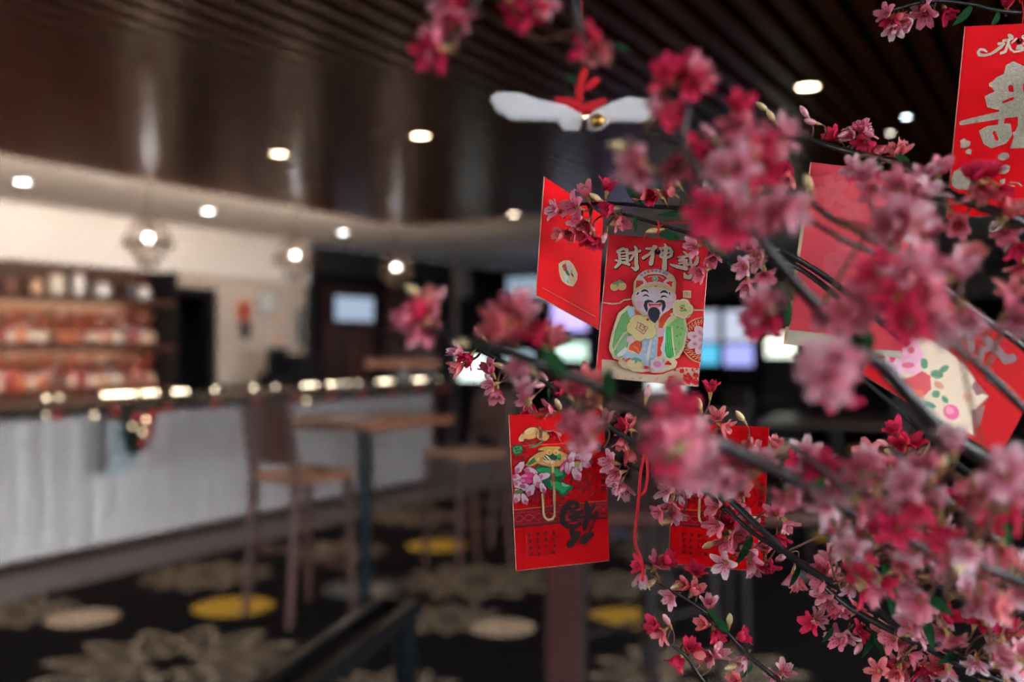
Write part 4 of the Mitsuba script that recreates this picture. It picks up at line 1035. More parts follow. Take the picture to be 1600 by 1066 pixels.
def upturned_character(p):
    OB, SB = (860, 770), 10.66
    b = lambda lst, r: stroke(p.pts(lst, OB, SB), np.asarray(r) * .0000452)
    return unary_union([b([(450, 190), (380, 150), (290, 180), (220, 280), (190, 400), (210, 500), (290, 555), (400, 560), (490, 510)], [36, 40, 46, 50, 48, 46, 44, 40, 30]),
                        b([(300, 240), (380, 320), (440, 330)], 34), b([(330, 400), (420, 370), (480, 330), (520, 310)], 34), b([(420, 410), (520, 400), (580, 410)], 26), b([(400, 260), (460, 230)], 24), b([(350, 430), (420, 450)], 24),
                        b([(595, 165), (610, 280), (620, 400), (570, 560), (560, 600)], [32, 46, 50, 44, 30]), b([(720, 210), (670, 290), (640, 330)], [28, 40, 34]), b([(760, 330), (755, 380), (690, 390), (640, 420)], [34, 34, 30, 26]),
                        b([(740, 440), (690, 560), (640, 650)], [10, 12, 16]), b([(350, 590), (370, 680), (420, 720), (370, 800), (325, 860)], [36, 56, 66, 62, 60]), b([(460, 670), (440, 760)], [40, 30]), b([(680, 690), (600, 740), (550, 790)], [44, 66, 72])])


p3 = new_packet([(795.5, 648), (944, 638), (954, 874), (804.5, 894)], .0735, .1195, .762, 'packet_dark', 'red packet with printed lotus flowers and a dark upturned character, lowest on the left', at(918, 655, .76), (905, 658))
lotus_print(p3)
pm3 = finish_print(p3)
g = upturned_character(p3)
gm = emboss(g, TH / 2 + 4e-4, ((0, .00025), (.0004, .0004)))
part(p3.key, 'dark_character', gm, M['label_dark'], to_world=p3.world, label='dark embossed upturned character')
p4 = new_packet([(1052, 660), (1202, 668), (1196, 893), (1040, 880)], .0735, .1195, .80, 'packet_dark', 'red packet with printed lotus flowers, half hidden behind the middle blossoms', at(1128, 690, .79), (1126, 675))
part(p4.key, 'print', pm3[0], M['print'], color=pm3[1], to_world=p4.world)
part(p4.key, 'dark_character', gm, M['label_dark'], to_world=p4.world, label='dark embossed upturned character')

# -- big glossy red packet behind the dark twigs, window glare painted into its pink
p5 = new_packet([(1269, 255), (1452, 272), (1408, 562), (1224, 536)], .094, .146, .80, 'packet_glare', 'large glossy red packet with glare painted in as pink, behind dark twigs, right of the gilt lettered packet', at(1365, 250, .78), (1360, 285))
p5.fill(Polygon(p5.pts([(1224, 536), (1227, 515), (1300, 522), (1330, 545), (1408, 548), (1408, 562)])), lin(232, 226, 196))
p5.fill(Polygon(p5.pts([(1224, 536), (1262, 290), (1266, 292), (1229, 536)])), lin(226, 210, 160))
for cx, cy, rr in ((1300, 300, 22), (1330, 330, 16), (1300, 430, 26), (1340, 460, 20), (1290, 480, 18), (1320, 400, 22), (1390, 330, 24), (1380, 480, 24)):  # flower print paled to go with the painted glare
    for t in range(5):
        a = t * 1.2566 + cx
        p5.fill(ell(p5.pts([(cx + rr * .7 * math.cos(a), cy + rr * .7 * math.sin(a))])[0], rr * .00030, rr * .00018, -math.degrees(a)), lin(234, 92, 104))
    p5.fill(ell(p5.pts([(cx, cy)])[0], rr * .00014, rr * .00014), lin(230, 84, 96))
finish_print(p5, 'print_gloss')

# -- packet with a big glittering gilt double character, top right
p6 = new_packet([(1516, 43), (1690, 31), (1664, 330), (1469, 341)], .094, .150, .79, 'packet', 'red packet with a big glittering gilt character at the upper right edge', at(1597, -4, .79), (1592, 64))
O_, S_ = (1350, 0), 3.331
axis_ = lambda g: affinity.scale(g, -1, 1, origin=(p6.uv(1601, 150)[0], 0))
b6 = lambda lst, r: stroke(p6.pts(lst, O_, S_), np.asarray(r) * .000152)
half = unary_union([soft(p6.pts([(735, 340), (775, 318), (833, 345), (840, 420), (800, 470), (760, 440), (690, 490), (650, 440), (690, 400), (725, 385)], O_, S_), .0006),
                    b6([(660, 440), (730, 430), (840, 400)], 12), soft(p6.pts([(625, 500), (690, 470), (790, 480), (840, 470), (840, 590), (760, 580), (690, 570), (640, 560)], O_, S_), .0006).difference(b6([(725, 530), (790, 505)], 7)),
                    b6([(505, 640), (600, 620), (700, 600), (840, 580)], [12, 17, 20, 22]),
                    soft(p6.pts([(595, 680), (640, 655), (760, 640), (770, 700), (740, 745), (660, 772), (620, 750)], O_, S_), .0006).difference(b6([(675, 690), (690, 725)], 8)),
                    b6([(720, 430), (725, 500)], 26), b6([(800, 440), (800, 500)], 24), b6([(720, 560), (710, 650)], 16), b6([(815, 560), (815, 690)], 16),
                    soft(p6.pts([(770, 690), (840, 650), (850, 770), (800, 770)], O_, S_), .0006)])
other = axis_(half)
part(p6.key, 'gilt_character', emboss(unary_union([half, other]), TH / 2, ((0, .0002), (.0006, .0004))), M['gilt_glitter'], to_world=p6.world)
O7, S7 = (1480, 30), 10.66
b7 = lambda lst, r: stroke(p6.pts(lst, O7, S7), np.asarray(r) * .000048)
wrt = unary_union([b7([(650, 540), (600, 505), (540, 505), (505, 550), (530, 595), (620, 600), (720, 580), (800, 530), (880, 470), (940, 410)], [16, 20, 22, 24, 24, 22, 22, 26, 28, 20]), b7([(1030, 270), (1070, 300)], 30), b7([(930, 355), (1010, 345), (1080, 320)], 22), b7([(850, 410), (930, 400)], 22),
                   b7([(1020, 340), (1000, 430), (960, 540), (890, 565)], [22, 24, 26, 24]), b7([(1020, 420), (1050, 500), (1100, 540)], [20, 18, 14]), b7([(1145, 325), (1060, 400)], [20, 14]), b7([(1110, 545), (1200, 530), (1300, 500)], 18), b7([(1170, 450), (1230, 440)], 22), b7([(1150, 490), (1260, 480), (1330, 490)], 18), b7([(1260, 290), (1300, 340)], 30), b7([(1270, 400), (1400, 380)], 22), b7([(1330, 300), (1340, 520)], 22)])
part(p6.key, 'gilt_writing', emboss(wrt, TH / 2, ((0, .00018), (.0004, .0003))), M['gilt'], to_world=p6.world)
O9, S9 = (1380, 200), 4.845
b9 = lambda lst, r: soft(p6.pts(lst, O9, S9), r)
scraps = [b9([(580, 150), (585, 115), (575, 100), (610, 75), (630, 95), (660, 100), (655, 130), (620, 152)], .0006), b9([(612, 185), (640, 155), (668, 160), (662, 200), (630, 195)], .0005),
          ell(p6.pts([(908, 215)], O9, S9)[0], .0047, .0032), ell(p6.pts([(915, 312)], O9, S9)[0], .0046, .0036, 25), b9([(875, 390), (925, 380), (915, 420), (890, 430)], .0004), ell(p6.pts([(912, 500)], O9, S9)[0], .0038, .0024, 15),
          b9([(510, 400), (530, 330), (600, 290), (622, 340), (600, 350), (620, 370), (690, 375), (700, 340), (715, 380), (760, 400), (690, 450), (640, 468), (560, 462), (520, 440)], .0005), stroke(p6.pts([(940, 430), (990, 440)], O9, S9), .0006), stroke(p6.pts([(960, 410), (1020, 415), (1045, 440)], O9, S9), .0006)]
for gq in scraps:
    part(p6.key, 'gilt_petal', emboss(gq, TH / 2, ((0, .0002), (.0005, .0003))), M['gilt_glitter'], to_world=p6.world)

# -- packet with a peony on a cream fan, hanging at a slant
p7 = new_packet([(1425, 432), (1640, 566), (1562, 716), (1346, 586)], .146, .099, .90, 'packet_dark', 'red packet with a pink peony on a cream fan, slanting on the right', at(1440, 425, .88), (1450, 452))
OF, SF = (1300, 450), 3.553
f7 = lambda lst, r=.0006: soft(p7.pts(lst, OF, SF), r)
f7e = lambda c, rx, ry, a=0: ell(p7.pts([c], OF, SF)[0], rx, ry, a)
fanp = f7([(390, 190), (470, 240), (620, 330), (730, 430), (790, 510), (770, 560), (865, 600), (800, 665), (775, 700), (785, 820), (690, 770), (690, 800), (580, 740), (480, 660), (400, 590), (300, 500), (285, 420), (320, 280)], .001)
p7.fill(fanp.buffer(.0016), lin(130, 50, 40)); p7.fill(fanp, lin(228, 202, 168)); p7.fill(f7([(800, 520), (850, 580), (800, 600), (780, 560)]), lin(110, 20, 24)); p7.fill(f7([(770, 680), (850, 650), (820, 760), (790, 790)]), lin(120, 30, 26))
p7.fill(f7([(380, 510), (450, 490), (500, 460), (545, 490), (550, 560), (510, 600), (440, 600)]), lin(206, 16, 30)); p7.fill(f7([(430, 560), (500, 570), (510, 610), (460, 610)]), lin(222, 90, 40))
for c, rx, ry, a in (((510, 420), .0050, .0034, -50), ((580, 480), .0060, .0038, 20), ((620, 450), .0050, .0028, 60), ((575, 590), .0040, .0034, 40), ((540, 650), .0060, .0026, 10), ((625, 620), .0040, .0024, -20)):
    p7.fill(f7e(c, rx, ry, a), lin(34, 120, 66))
for c, rx, ry, a, col in (((400, 330), .0150, .0135, 0, (232, 150, 176)), ((340, 290), .0080, .0060, 60, (222, 40, 100)), ((330, 370), .0080, .0060, -70, (240, 190, 204)), ((350, 440), .0090, .0070, -40, (244, 196, 208)), ((440, 440), .0090, .0066, 20, (240, 176, 196)), ((465, 380), .0070, .0056, 80, (236, 160, 186)), ((370, 240), .0070, .0050, 20, (238, 170, 190)), ((400, 270), .0070, .0036, -30, (216, 30, 90)), ((335, 380), .0060, .0030, -75, (214, 30, 84)), ((420, 430), .0060, .0026, 30, (220, 60, 110)), ((390, 330), .0070, .0066, 0, (242, 190, 206)), ((435, 345), .0034, .0034, 0, (200, 24, 60)), ((660, 690), .0076, .0066, 0, (220, 60, 120)), ((650, 680), .0040, .0034, 0, (238, 130, 170)), ((750, 605), .0044, .0040, 0, (226, 160, 120)), ((590, 540), .0050, .0030, 0, (200, 130, 80))):
    p7.fill(f7e(c, rx, ry, a), lin(*col))
for ln, w_ in (([(860, 290), (920, 350), (960, 400), (1000, 390)], .004), ([(820, 400), (830, 350), (880, 330)], .003), ([(870, 490), (940, 545)], .0034), ([(760, 250), (770, 340)], .004)):
    p7.fill(stroke(p7.pts(ln, OF, SF), w_), lin(96, 14, 24))
finish_print(p7)

# -- corner of a tan printed packet low on the right
p8 = new_packet([(1571, 966), (1650, 990), (1640, 1110), (1572, 1090)], .06, .10, 1.15, 'packet', 'tan printed packet corner at the lower right edge, behind the blossoms', at(1610, 950, 1.1), (1610, 990))
p8.fill(p8.rect.buffer(-.0005), lin(196, 140, 76)); p8.fill(Polygon(p8.pts([(1582, 988), (1592, 1000), (1594, 1012), (1586, 1008)])), lin(200, 20, 24)); p8.fill(ell(p8.uv(1604, 985), .008, .006), lin(40, 90, 50))
finish_print(p8)

# -- loose cord and the winged ornament
k = thing('dangling_string', 'loose red string hanging down left of the half hidden lotus packet', 'string')
part(k, 'strand', cat(tube(smooth_path([at(1008, 705, .745), at(1001, 740, .74), at(997, 790, .74), at(992, 845, .74), at(1003, 878, .74), at(1004, 908, .74)], 30), .0011, 6),
                      tube(smooth_path([at(1008, 705, .745), at(1012, 735, .74), at(1008, 766, .74), at(998, 776, .74)], 16), .0011, 6)), M['cord'], smooth=40)
k = thing('winged_ornament', 'hanging white winged bird ornament with a red back and red ribbon', 'ornament')
DW = 1.15
mat('wing', principled(lin(250, 250, 250), 0.6))
mat('ribbon_red', principled(lin(196, 8, 26), 0.55))


def slab(lst, D, t, org=(600, 0), s=3.2):
    """An outline given by its corners, as a real slab of thickness t at its own distance."""
    g = soft([((x / s + org[0] - 900) * D / FOCAL, -(y / s + org[1] - 175) * D / FOCAL) for x, y in lst], .004)
    out = []
    for inset, tt in ((.003, t), (.0, t * .5)):
        q = g.buffer(-inset)
        for h in getattr(q, 'geoms', [q]):
            m = trimesh.creation.extrude_polygon(h, tt, engine='earcut'); m.apply_translation([0, 0, -tt / 2]); out.append(m)
    m = cat(out)
    tr = np.eye(4); tr[:3, 0], tr[:3, 1], tr[:3, 2], tr[:3, 3] = RIGHT, UP, -FWD, at(900, 175, D)
    m.apply_transform(tr)
    return m


part(k, 'wing', slab([(525, 490), (560, 462), (680, 465), (780, 500), (900, 525), (990, 570), (1000, 590), (980, 655), (900, 655), (865, 610), (760, 608), (640, 605), (560, 560)], DW, .012), M['wing'], label='white left wing')
part(k, 'wing', slab([(1010, 590), (1060, 545), (1140, 510), (1220, 485), (1320, 500), (1375, 540), (1350, 600), (1280, 615), (1130, 612), (1080, 650), (1020, 655)], DW, .012), M['wing'], label='white right wing')
part(k, 'back', slab([(700, 466), (800, 480), (950, 495), (1000, 520), (1090, 495), (1190, 490), (1100, 530), (1030, 570), (990, 570), (900, 530), (780, 500)], DW + .006, .016), M['ribbon_red'], label='red back')
part(k, 'ribbon', cat(slab([(955, 500), (960, 420), (990, 340), (1030, 335), (1000, 430), (995, 520)], DW, .004), slab([(980, 480), (1010, 420), (1060, 380), (1090, 400), (1030, 450), (1005, 500)], DW + .002, .004)), M['ribbon_red'])
part(k, 'bell', moved(trimesh.creation.icosphere(2, .008), at(934, 189, DW - .012)), M['gold'], smooth=True)
part(k, 'thread', tube([at(912, 110, DW), at(905, -60, DW)], .0008, 5), M['cord'])
# ---------------------------------------------------------------- the blossom tree
def nearer(D):
    return .75 - (.75 - D) * 1.2 if D < .75 else D


mat('petal', {'type': 'principledthin', 'base_color': {'type': 'mesh_attribute', 'name': 'vertex_color'}, 'roughness': 0.6, 'spec_trans': 0.0, 'diff_trans': 0.55, 'eta': 1.3})
mat('leaf', {'type': 'principledthin', 'base_color': rgb(lin(34, 74, 44)), 'roughness': 0.45, 'spec_trans': 0.0, 'diff_trans': 0.3, 'eta': 1.4})
mat('twig', principled(lin(26, 28, 27), 0.42, specular=0.5))
mat('stalk', principled(lin(96, 62, 44), 0.6))
mat('calyx', principled(lin(150, 120, 70), 0.6))
mat('stamen', principled(lin(150, 24, 60), 0.6))
mat('bud_cream', principled(lin(226, 210, 150), 0.6))
mat('bud_pink', principled(lin(236, 170, 176), 0.6))

tree = thing('blossom_tree', 'artificial cherry blossom tree with pink flowers on dark twigs, filling the right side', 'blossom tree')

BR = {  # name: (radius at the thick end in millimetres, [(px, py, depth)...]) from the tip to the thick end
    'a1': (2.4, [(905, 319, .765), (960, 318, .762), (1020, 323, .76), (1085, 328, .755), (1140, 345, .73), (1210, 385, .71), (1300, 440, .71), (1420, 540, .70)]),
    'a2': (2.2, [(972, 334, .757), (1030, 351, .756), (1075, 364, .756), (1120, 378, .752), (1180, 394, .74), (1250, 420, .72), (1340, 490, .71)]),
    'b': (4.6, [(1166, 335, .50), (1205, 395, .50), (1255, 455, .51), (1300, 500, .52), (1340, 545, .53), (1376, 571, .54), (1430, 630, .55), (1474, 675, .56), (1545, 722, .57), (1640, 790, .60), (1760, 900, .66)]),
    'b2': (3.0, [(1345, 590, .72), (1380, 620, .715), (1420, 655, .71), (1463, 698, .70), (1540, 760, .69), (1650, 850, .68), (1780, 940, .68)]),
    'c': (4.2, [(728, 536, .50), (790, 548, .50), (850, 572, .50), (905, 592, .52), (950, 615, .54), (1000, 643, .50), (1060, 668, .475), (1100, 685, .475), (1130, 696, .48), (1210, 735, .52), (1266, 764, .55), (1340, 812, .61), (1430, 872, .63), (1560, 940, .66), (1770, 1030, .70)]),
    'd': (3.2, [(752, 548, .752), (800, 573, .752), (850, 595, .752), (905, 640, .75), (965, 675, .748), (1010, 705, .745), (1070, 738, .742), (1130, 773, .735), (1190, 828, .725), (1250, 880, .72), (1340, 935, .71), (1450, 1000, .70), (1620, 1070, .70), (1790, 1100, .70)]),
    'd2': (2.4, [(868, 668, .758), (932, 697, .756), (1003, 735, .754), (1075, 748, .752), (1120, 782, .745), (1180, 835, .735), (1235, 868, .73), (1300, 908, .725), (1380, 965, .71), (1480, 1030, .70), (1620, 1085, .70)]),
    'd3': (2.6, [(1120, 790, .77), (1160, 820, .77), (1200, 850, .765), (1260, 890, .75), (1330, 950, .73), (1440, 1010, .71)]),
    'e': (2.3, [(1032, 912, .75), (1085, 945, .75), (1120, 972, .75), (1156, 1010, .75), (1190, 1042, .745), (1260, 1090, .74), (1420, 1160, .72), (1790, 1180, .70)]),
    'e2': (1.8, [(1040, 1002, .75), (1072, 1026, .75), (1105, 1070, .75), (1180, 1130, .745), (1420, 1190, .72)]),
    'f': (3.6, [(1212, 192, .755), (1245, 208, .755), (1290, 226, .75), (1340, 240, .74), (1400, 253, .73), (1445, 270, .70), (1480, 300, .64), (1540, 325, .62), (1605, 352, .62), (1700, 410, .66), (1800, 520, .70)]),
    'g': (2.6, [(1392, 16, .80), (1450, 2, .80), (1510, 6, .80), (1560, 17, .80), (1620, 25, .80), (1700, 60, .78), (1790, 180, .72)]),
    'h1': (1.8, [(672, 66, .49), (700, 62, .49), (722, 40, .49), (752, -10, .49), (820, -60, .50), (900, -60, .50)]),
    'h2': (2.6, [(925, 92, .49), (906, 40, .49), (896, -10, .49), (900, -60, .50), (1100, -80, .52), (1400, -70, .58), (1790, 60, .68)]),
    'h3': (2.0, [(1032, 150, .49), (1072, 165, .49), (1068, 215, .49), (1090, 262, .49), (1130, 300, .495), (1166, 335, .50)]),
    'i1': (2.2, [(1268, 318, .56), (1300, 340, .56), (1350, 368, .57), (1415, 405, .58), (1500, 470, .60), (1620, 560, .64), (1780, 700, .68)]),
    'i2': (1.6, [(1258, 340, .565), (1295, 362, .565), (1337, 383, .57), (1400, 408, .58)]),
    'j': (2.8, [(1500, 868, .50), (1545, 888, .50), (1592, 908, .52), (1680, 950, .58), (1780, 1000, .66)]),
    'k': (2.4, [(650, 512, .50), (690, 520, .50), (735, 534, .50), (790, 548, .50)]),
    'l': (2.6, [(1240, 700, .50), (1300, 745, .50), (1360, 800, .51), (1430, 850, .53), (1500, 880, .56), (1640, 950, .62)]),
    'm': (2.4, [(1360, 470, .47), (1420, 500, .48), (1490, 540, .50), (1560, 600, .54), (1680, 720, .60)]),
    'n': (2.6, [(1390, 700, .56), (1440, 740, .56), (1500, 800, .57), (1580, 860, .60), (1700, 930, .64)]),
    'o': (2.4, [(1290, 945, .755), (1340, 975, .75), (1400, 1010, .745), (1470, 1060, .74), (1600, 1120, .72)]),
    'p': (2.2, [(1430, 900, .74), (1480, 925, .73), (1540, 965, .72), (1640, 1030, .70), (1760, 1060, .69)]),
    'q': (2.2, [(1150, 240, .50), (1160, 280, .50), (1166, 335, .50)]),
    's': (2.0, [(1288, 592, .46), (1312, 576, .465), (1350, 562, .49), (1380, 573, .53), (1432, 631, .55)]),
    'r': (2.0, [(960, 232, .49), (1010, 215, .49), (1068, 215, .49)]),
}
nodes, node_name = [], []
for name, (rad, pts) in BR.items():
    path = smooth_path([at(x, y, nearer(d)) for x, y, d in pts], 8 * len(pts))
    rr = rad * 1e-3 * np.linspace(.5, 1.0, len(path)) * (1 + .06 * np.sin(np.arange(len(path)) * 1.7))
    part(tree, 'branch', tube(path, rr, 10), M['twig'], smooth=60)
    vis = pixels(path)
    for p in path:
        nodes.append(p)
nodes = np.array(nodes)
trunk_top = at(1790, 180, .72)
tb = at(1800, 1000, .70)
trunk_path = smooth_path([[tb[0] + .02, tb[1] + .01, .28], [tb[0] + .015, tb[1], .7], tb, at(1800, 560, .69), trunk_top + .05 * UP], 30)
part(tree, 'trunk', tube(trunk_path, np.linspace(.022, .010, 30), 14), M['twig'], smooth=60)
pot = lathe([(.0001, .001), (.13, .001), (.15, .02), (.19, .30), (.20, .32), (.18, .32), (.17, .28), (.0001, .28)], 36)
part(tree, 'pot', moved(pot, [tb[0] + .02, tb[1] + .01, 0]), M['black_metal'], smooth=30)

TONES = {  # petal colour at the base and at the tip
    'p': (lin(214, 70, 120), lin(252, 208, 216)), 'm': (lin(192, 16, 68), lin(248, 164, 180)), 'd': (lin(166, 6, 44), lin(226, 62, 98)),
    'c': (lin(212, 44, 74), lin(250, 166, 162)), 'w': (lin(236, 130, 164), lin(255, 236, 238))}
PL = .0112


def petal_mesh(k, open_, tone, rs):
    """One cupped petal of a flower whose axis is +z; open_ 0 = closed bell, 1 = flat star."""
    nu, nv = 8, 5
    u, v = np.meshgrid(np.linspace(0, 1, nu), np.linspace(-1, 1, nv), indexing='ij')
    L = PL * (1 + .12 * rs.randn() * .6)
    W = .0035 * (1 + .10 * rs.randn())
    width = W * np.sqrt(np.clip(np.sin(np.pi * (0.10 + .86 * u ** .85)), 0, 1))
    elev0, elev1 = math.radians(80 - 34 * open_), math.radians(64 - 84 * open_ + 12 * rs.randn())
    ang = elev0 + (elev1 - elev0) * np.linspace(0, 1, nu)
    ds = L / (nu - 1)
    r = .0012 + np.concatenate([[0], np.cumsum(np.cos(ang[:-1]) * ds)])
    z = np.concatenate([[0], np.cumsum(np.sin(ang[:-1]) * ds)])
    cup = .0016 * (1 - .5 * open_)
    R_ = r[:, None] - cup * v ** 2 * np.sin(ang)[:, None] * -1 * .3
    Z_ = z[:, None] + cup * v ** 2 * np.cos(ang)[:, None] + .0005 * np.sin(7 * v + k) * u ** 2
    tx = width * v
    a = 2 * math.pi * k / 5 + .10 * rs.randn()
    X = R_ * math.cos(a) - tx * math.sin(a)
    Y = R_ * math.sin(a) + tx * math.cos(a)
    V = np.stack([X, Y, Z_], -1).reshape(-1, 3)
    F = []
    for i in range(nu - 1):
        for j in range(nv - 1):
            p0, p1, p2_, p3_ = i * nv + j, (i + 1) * nv + j, (i + 1) * nv + j + 1, i * nv + j + 1
            F += [[p0, p1, p2_], [p0, p2_, p3_]]
    b, t = np.array(TONES[tone][0]), np.array(TONES[tone][1])
    w = np.clip(u ** .75 * (1 - .10 * np.abs(np.sin(v * 6))) + .10 * np.abs(v) * u, 0, 1)[..., None]
    col = (b * (1 - w) + t * w).reshape(-1, 3)
    return trimesh.Trimesh(V, F, process=False), col


PETALS, CALYX, STAMEN = {}, None, {}
rs0 = np.random.RandomState(21)
for tone in TONES:
    for oi, op in enumerate((.30, .64, .95)):
        out = []
        for k in range(5):
            m, c = petal_mesh(k, op, tone, rs0)
            out.append(mikit.ply(m, M['petal'], smooth=True, color=c))
        PETALS[tone, oi] = out
for oi, op in enumerate((.30, .64, .95)):
    ms = []
    for j in range(8):
        a = j * .785 + .2
        sp_ = .0006 + .0022 * (op + .2) * (.7 + .3 * (j % 2))
        tip = np.array([sp_ * math.cos(a) * 1.6, sp_ * math.sin(a) * 1.6, .0072])
        ms.append(tube([[.0005 * math.cos(a), .0005 * math.sin(a), 0], [sp_ * .6 * math.cos(a), sp_ * .6 * math.sin(a), .004], tip], .00016, 4))
        ms.append(moved(trimesh.creation.icosphere(0, .0005), tip))
    STAMEN[oi] = mikit.ply(cat(ms), M['stamen'])
CALYX = mikit.ply(lathe([(.0001, -.0062), (.0008, -.006), (.0012, -.004), (.0018, -.001), (.0019, .0012), (.0012, .0022), (.0001, .002)], 10), M['calyx'], smooth=50)
BUD = {}
budp = [(.0001, -.0006), (.0011, 0), (.0022, .002), (.0026, .0045), (.0021, .0075), (.0010, .0098), (.0001, .0106)]
for t in ('cream', 'pink'):
    BUD[t] = mikit.ply(lathe(budp, 12), M['bud_' + t], smooth=True)


def turn(axis, roll):
    z = axis / np.linalg.norm(axis)
    x, y = frame_of(z)
    c, s = math.cos(roll), math.sin(roll)
    return np.stack([c * x + s * y, -s * x + c * y, z], 1)


def world(Rm, p, s):
    tr = np.eye(4); tr[:3, :3], tr[:3, 3] = Rm * s, p
    return mi.ScalarTransform4f(tr.tolist())


rsb = np.random.RandomState(5)
count = [0, 0]


def direction(ang, out):
    a = math.radians(ang)
    d = math.cos(a) * RIGHT + math.sin(a) * UP - out * FWD
    return d / np.linalg.norm(d)


def stem_to(base, axis, r=.0007):
    """A curved stalk from the nearest twig to the foot of a flower or bud."""
    d = np.linalg.norm(nodes - base, axis=1)
    i = int(np.argmin(d + .5 * np.abs((nodes - base) @ axis + .012)))
    q = nodes[i]
    L = np.linalg.norm(base - q)
    if L < .003:
        q = base - axis * .006
        L = .006
    c1 = base - axis * min(.6 * L, .016)
    pts = np.array([(1 - t) ** 2 * q + 2 * t * (1 - t) * c1 + t * t * base for t in np.linspace(0, 1, 7)])
    return tube(pts, np.linspace(r * 1.25 + .00002 * (L > .03), r, 7), 6)


STUFF = {'petals': [], 'stamens': [], 'calyxes': [], 'stalks': []}
PET_RAW, STA_RAW, CAL_RAW = {}, {}, None


def blossom(px, py, D, ang, out, tone, oi, scale=1.0, rest=False):
    count[0] += 1
    D = nearer(D)
    k = numbered(f'{tree}__blossom') if not rest else None
    ax = direction(ang, out)
    c = at(px, py, D) - ax * .004 * scale
    Rm = turn(ax, rsb.rand() * 6.28)
    if rest:
        tr = np.eye(4); tr[:3, :3], tr[:3, 3] = Rm * scale, c
        for where, d in [('petals', q) for q in PETALS[tone, oi]] + [('stamens', STAMEN[oi]), ('calyxes', CALYX)]:
            v, f, n_, _, col = meshkit.WRITTEN[d['filename']]
            STUFF[where].append((v @ tr[:3, :3].T + tr[:3, 3], f, col))
        m = stem_to(c - ax * .006 * scale, ax)
        STUFF['stalks'].append((m.vertices, m.faces, None))
        return
    W = world(Rm, c, scale)
    for j in range(5):
        part(k, 'petal', PETALS[tone, oi][j], None, to_world=W)
    part(k, 'stamens', STAMEN[oi], None, to_world=W)
    part(k, 'calyx', CALYX, None, to_world=W)
    part(k, 'stalk', stem_to(c - ax * .006 * scale, ax), M['stalk'], smooth=60)


def bud(px, py, D, ang, out, tone, scale=1.0):
    count[1] += 1
    D = nearer(D)
    k = numbered(f'{tree}__bud')
    ax = direction(ang, out)
    c = at(px, py, D) - ax * .005 * scale
    W = world(turn(ax, rsb.rand() * 6.28), c, scale)
    part(k, 'tip', BUD[tone], None, to_world=W)
    part(k, 'calyx', CALYX, None, to_world=world(turn(ax, 0), c - ax * .0005, scale * .8))
    part(k, 'stalk', stem_to(c - ax * .005 * scale, ax, .0006), M['stalk'], smooth=60)


def leaf_mesh(L, W, bend):
    nu, nv = 10, 5
    u, v = np.meshgrid(np.linspace(0, 1, nu), np.linspace(-1, 1, nv), indexing='ij')
    w = W * np.clip(np.sin(np.pi * u ** .8), 0, 1) ** .8
    V = np.stack([L * u, w * v, bend * L * (u ** 2) + .25 * w * np.abs(v)], -1).reshape(-1, 3)
    F = []
    for i in range(nu - 1):
        for j in range(nv - 1):
            p0 = i * nv + j
            F += [[p0, p0 + nv, p0 + nv + 1], [p0, p0 + nv + 1, p0 + 1]]
    return trimesh.Trimesh(V, F, process=False)


def leaf(x0, y0, D0, x1, y1, D1, w=.26, out=1.0):
    """A leaf from its stalk at the first point to its tip at the second."""
    a, b = at(x0, y0, nearer(D0)), at(x1, y1, nearer(D1))
    L = np.linalg.norm(b - a)
    x = (b - a) / L
    z = -FWD * out + .5 * np.cross(x, FWD)
    z -= x * (z @ x); z /= np.linalg.norm(z)
    tr = np.eye(4); tr[:3, 0], tr[:3, 1], tr[:3, 2], tr[:3, 3] = x, np.cross(z, x), z, a
    part(tree, 'leaf', leaf_mesh(L, L * w * .5, -.12), M['leaf'], smooth=True, to_world=mi.ScalarTransform4f(tr.tolist()))


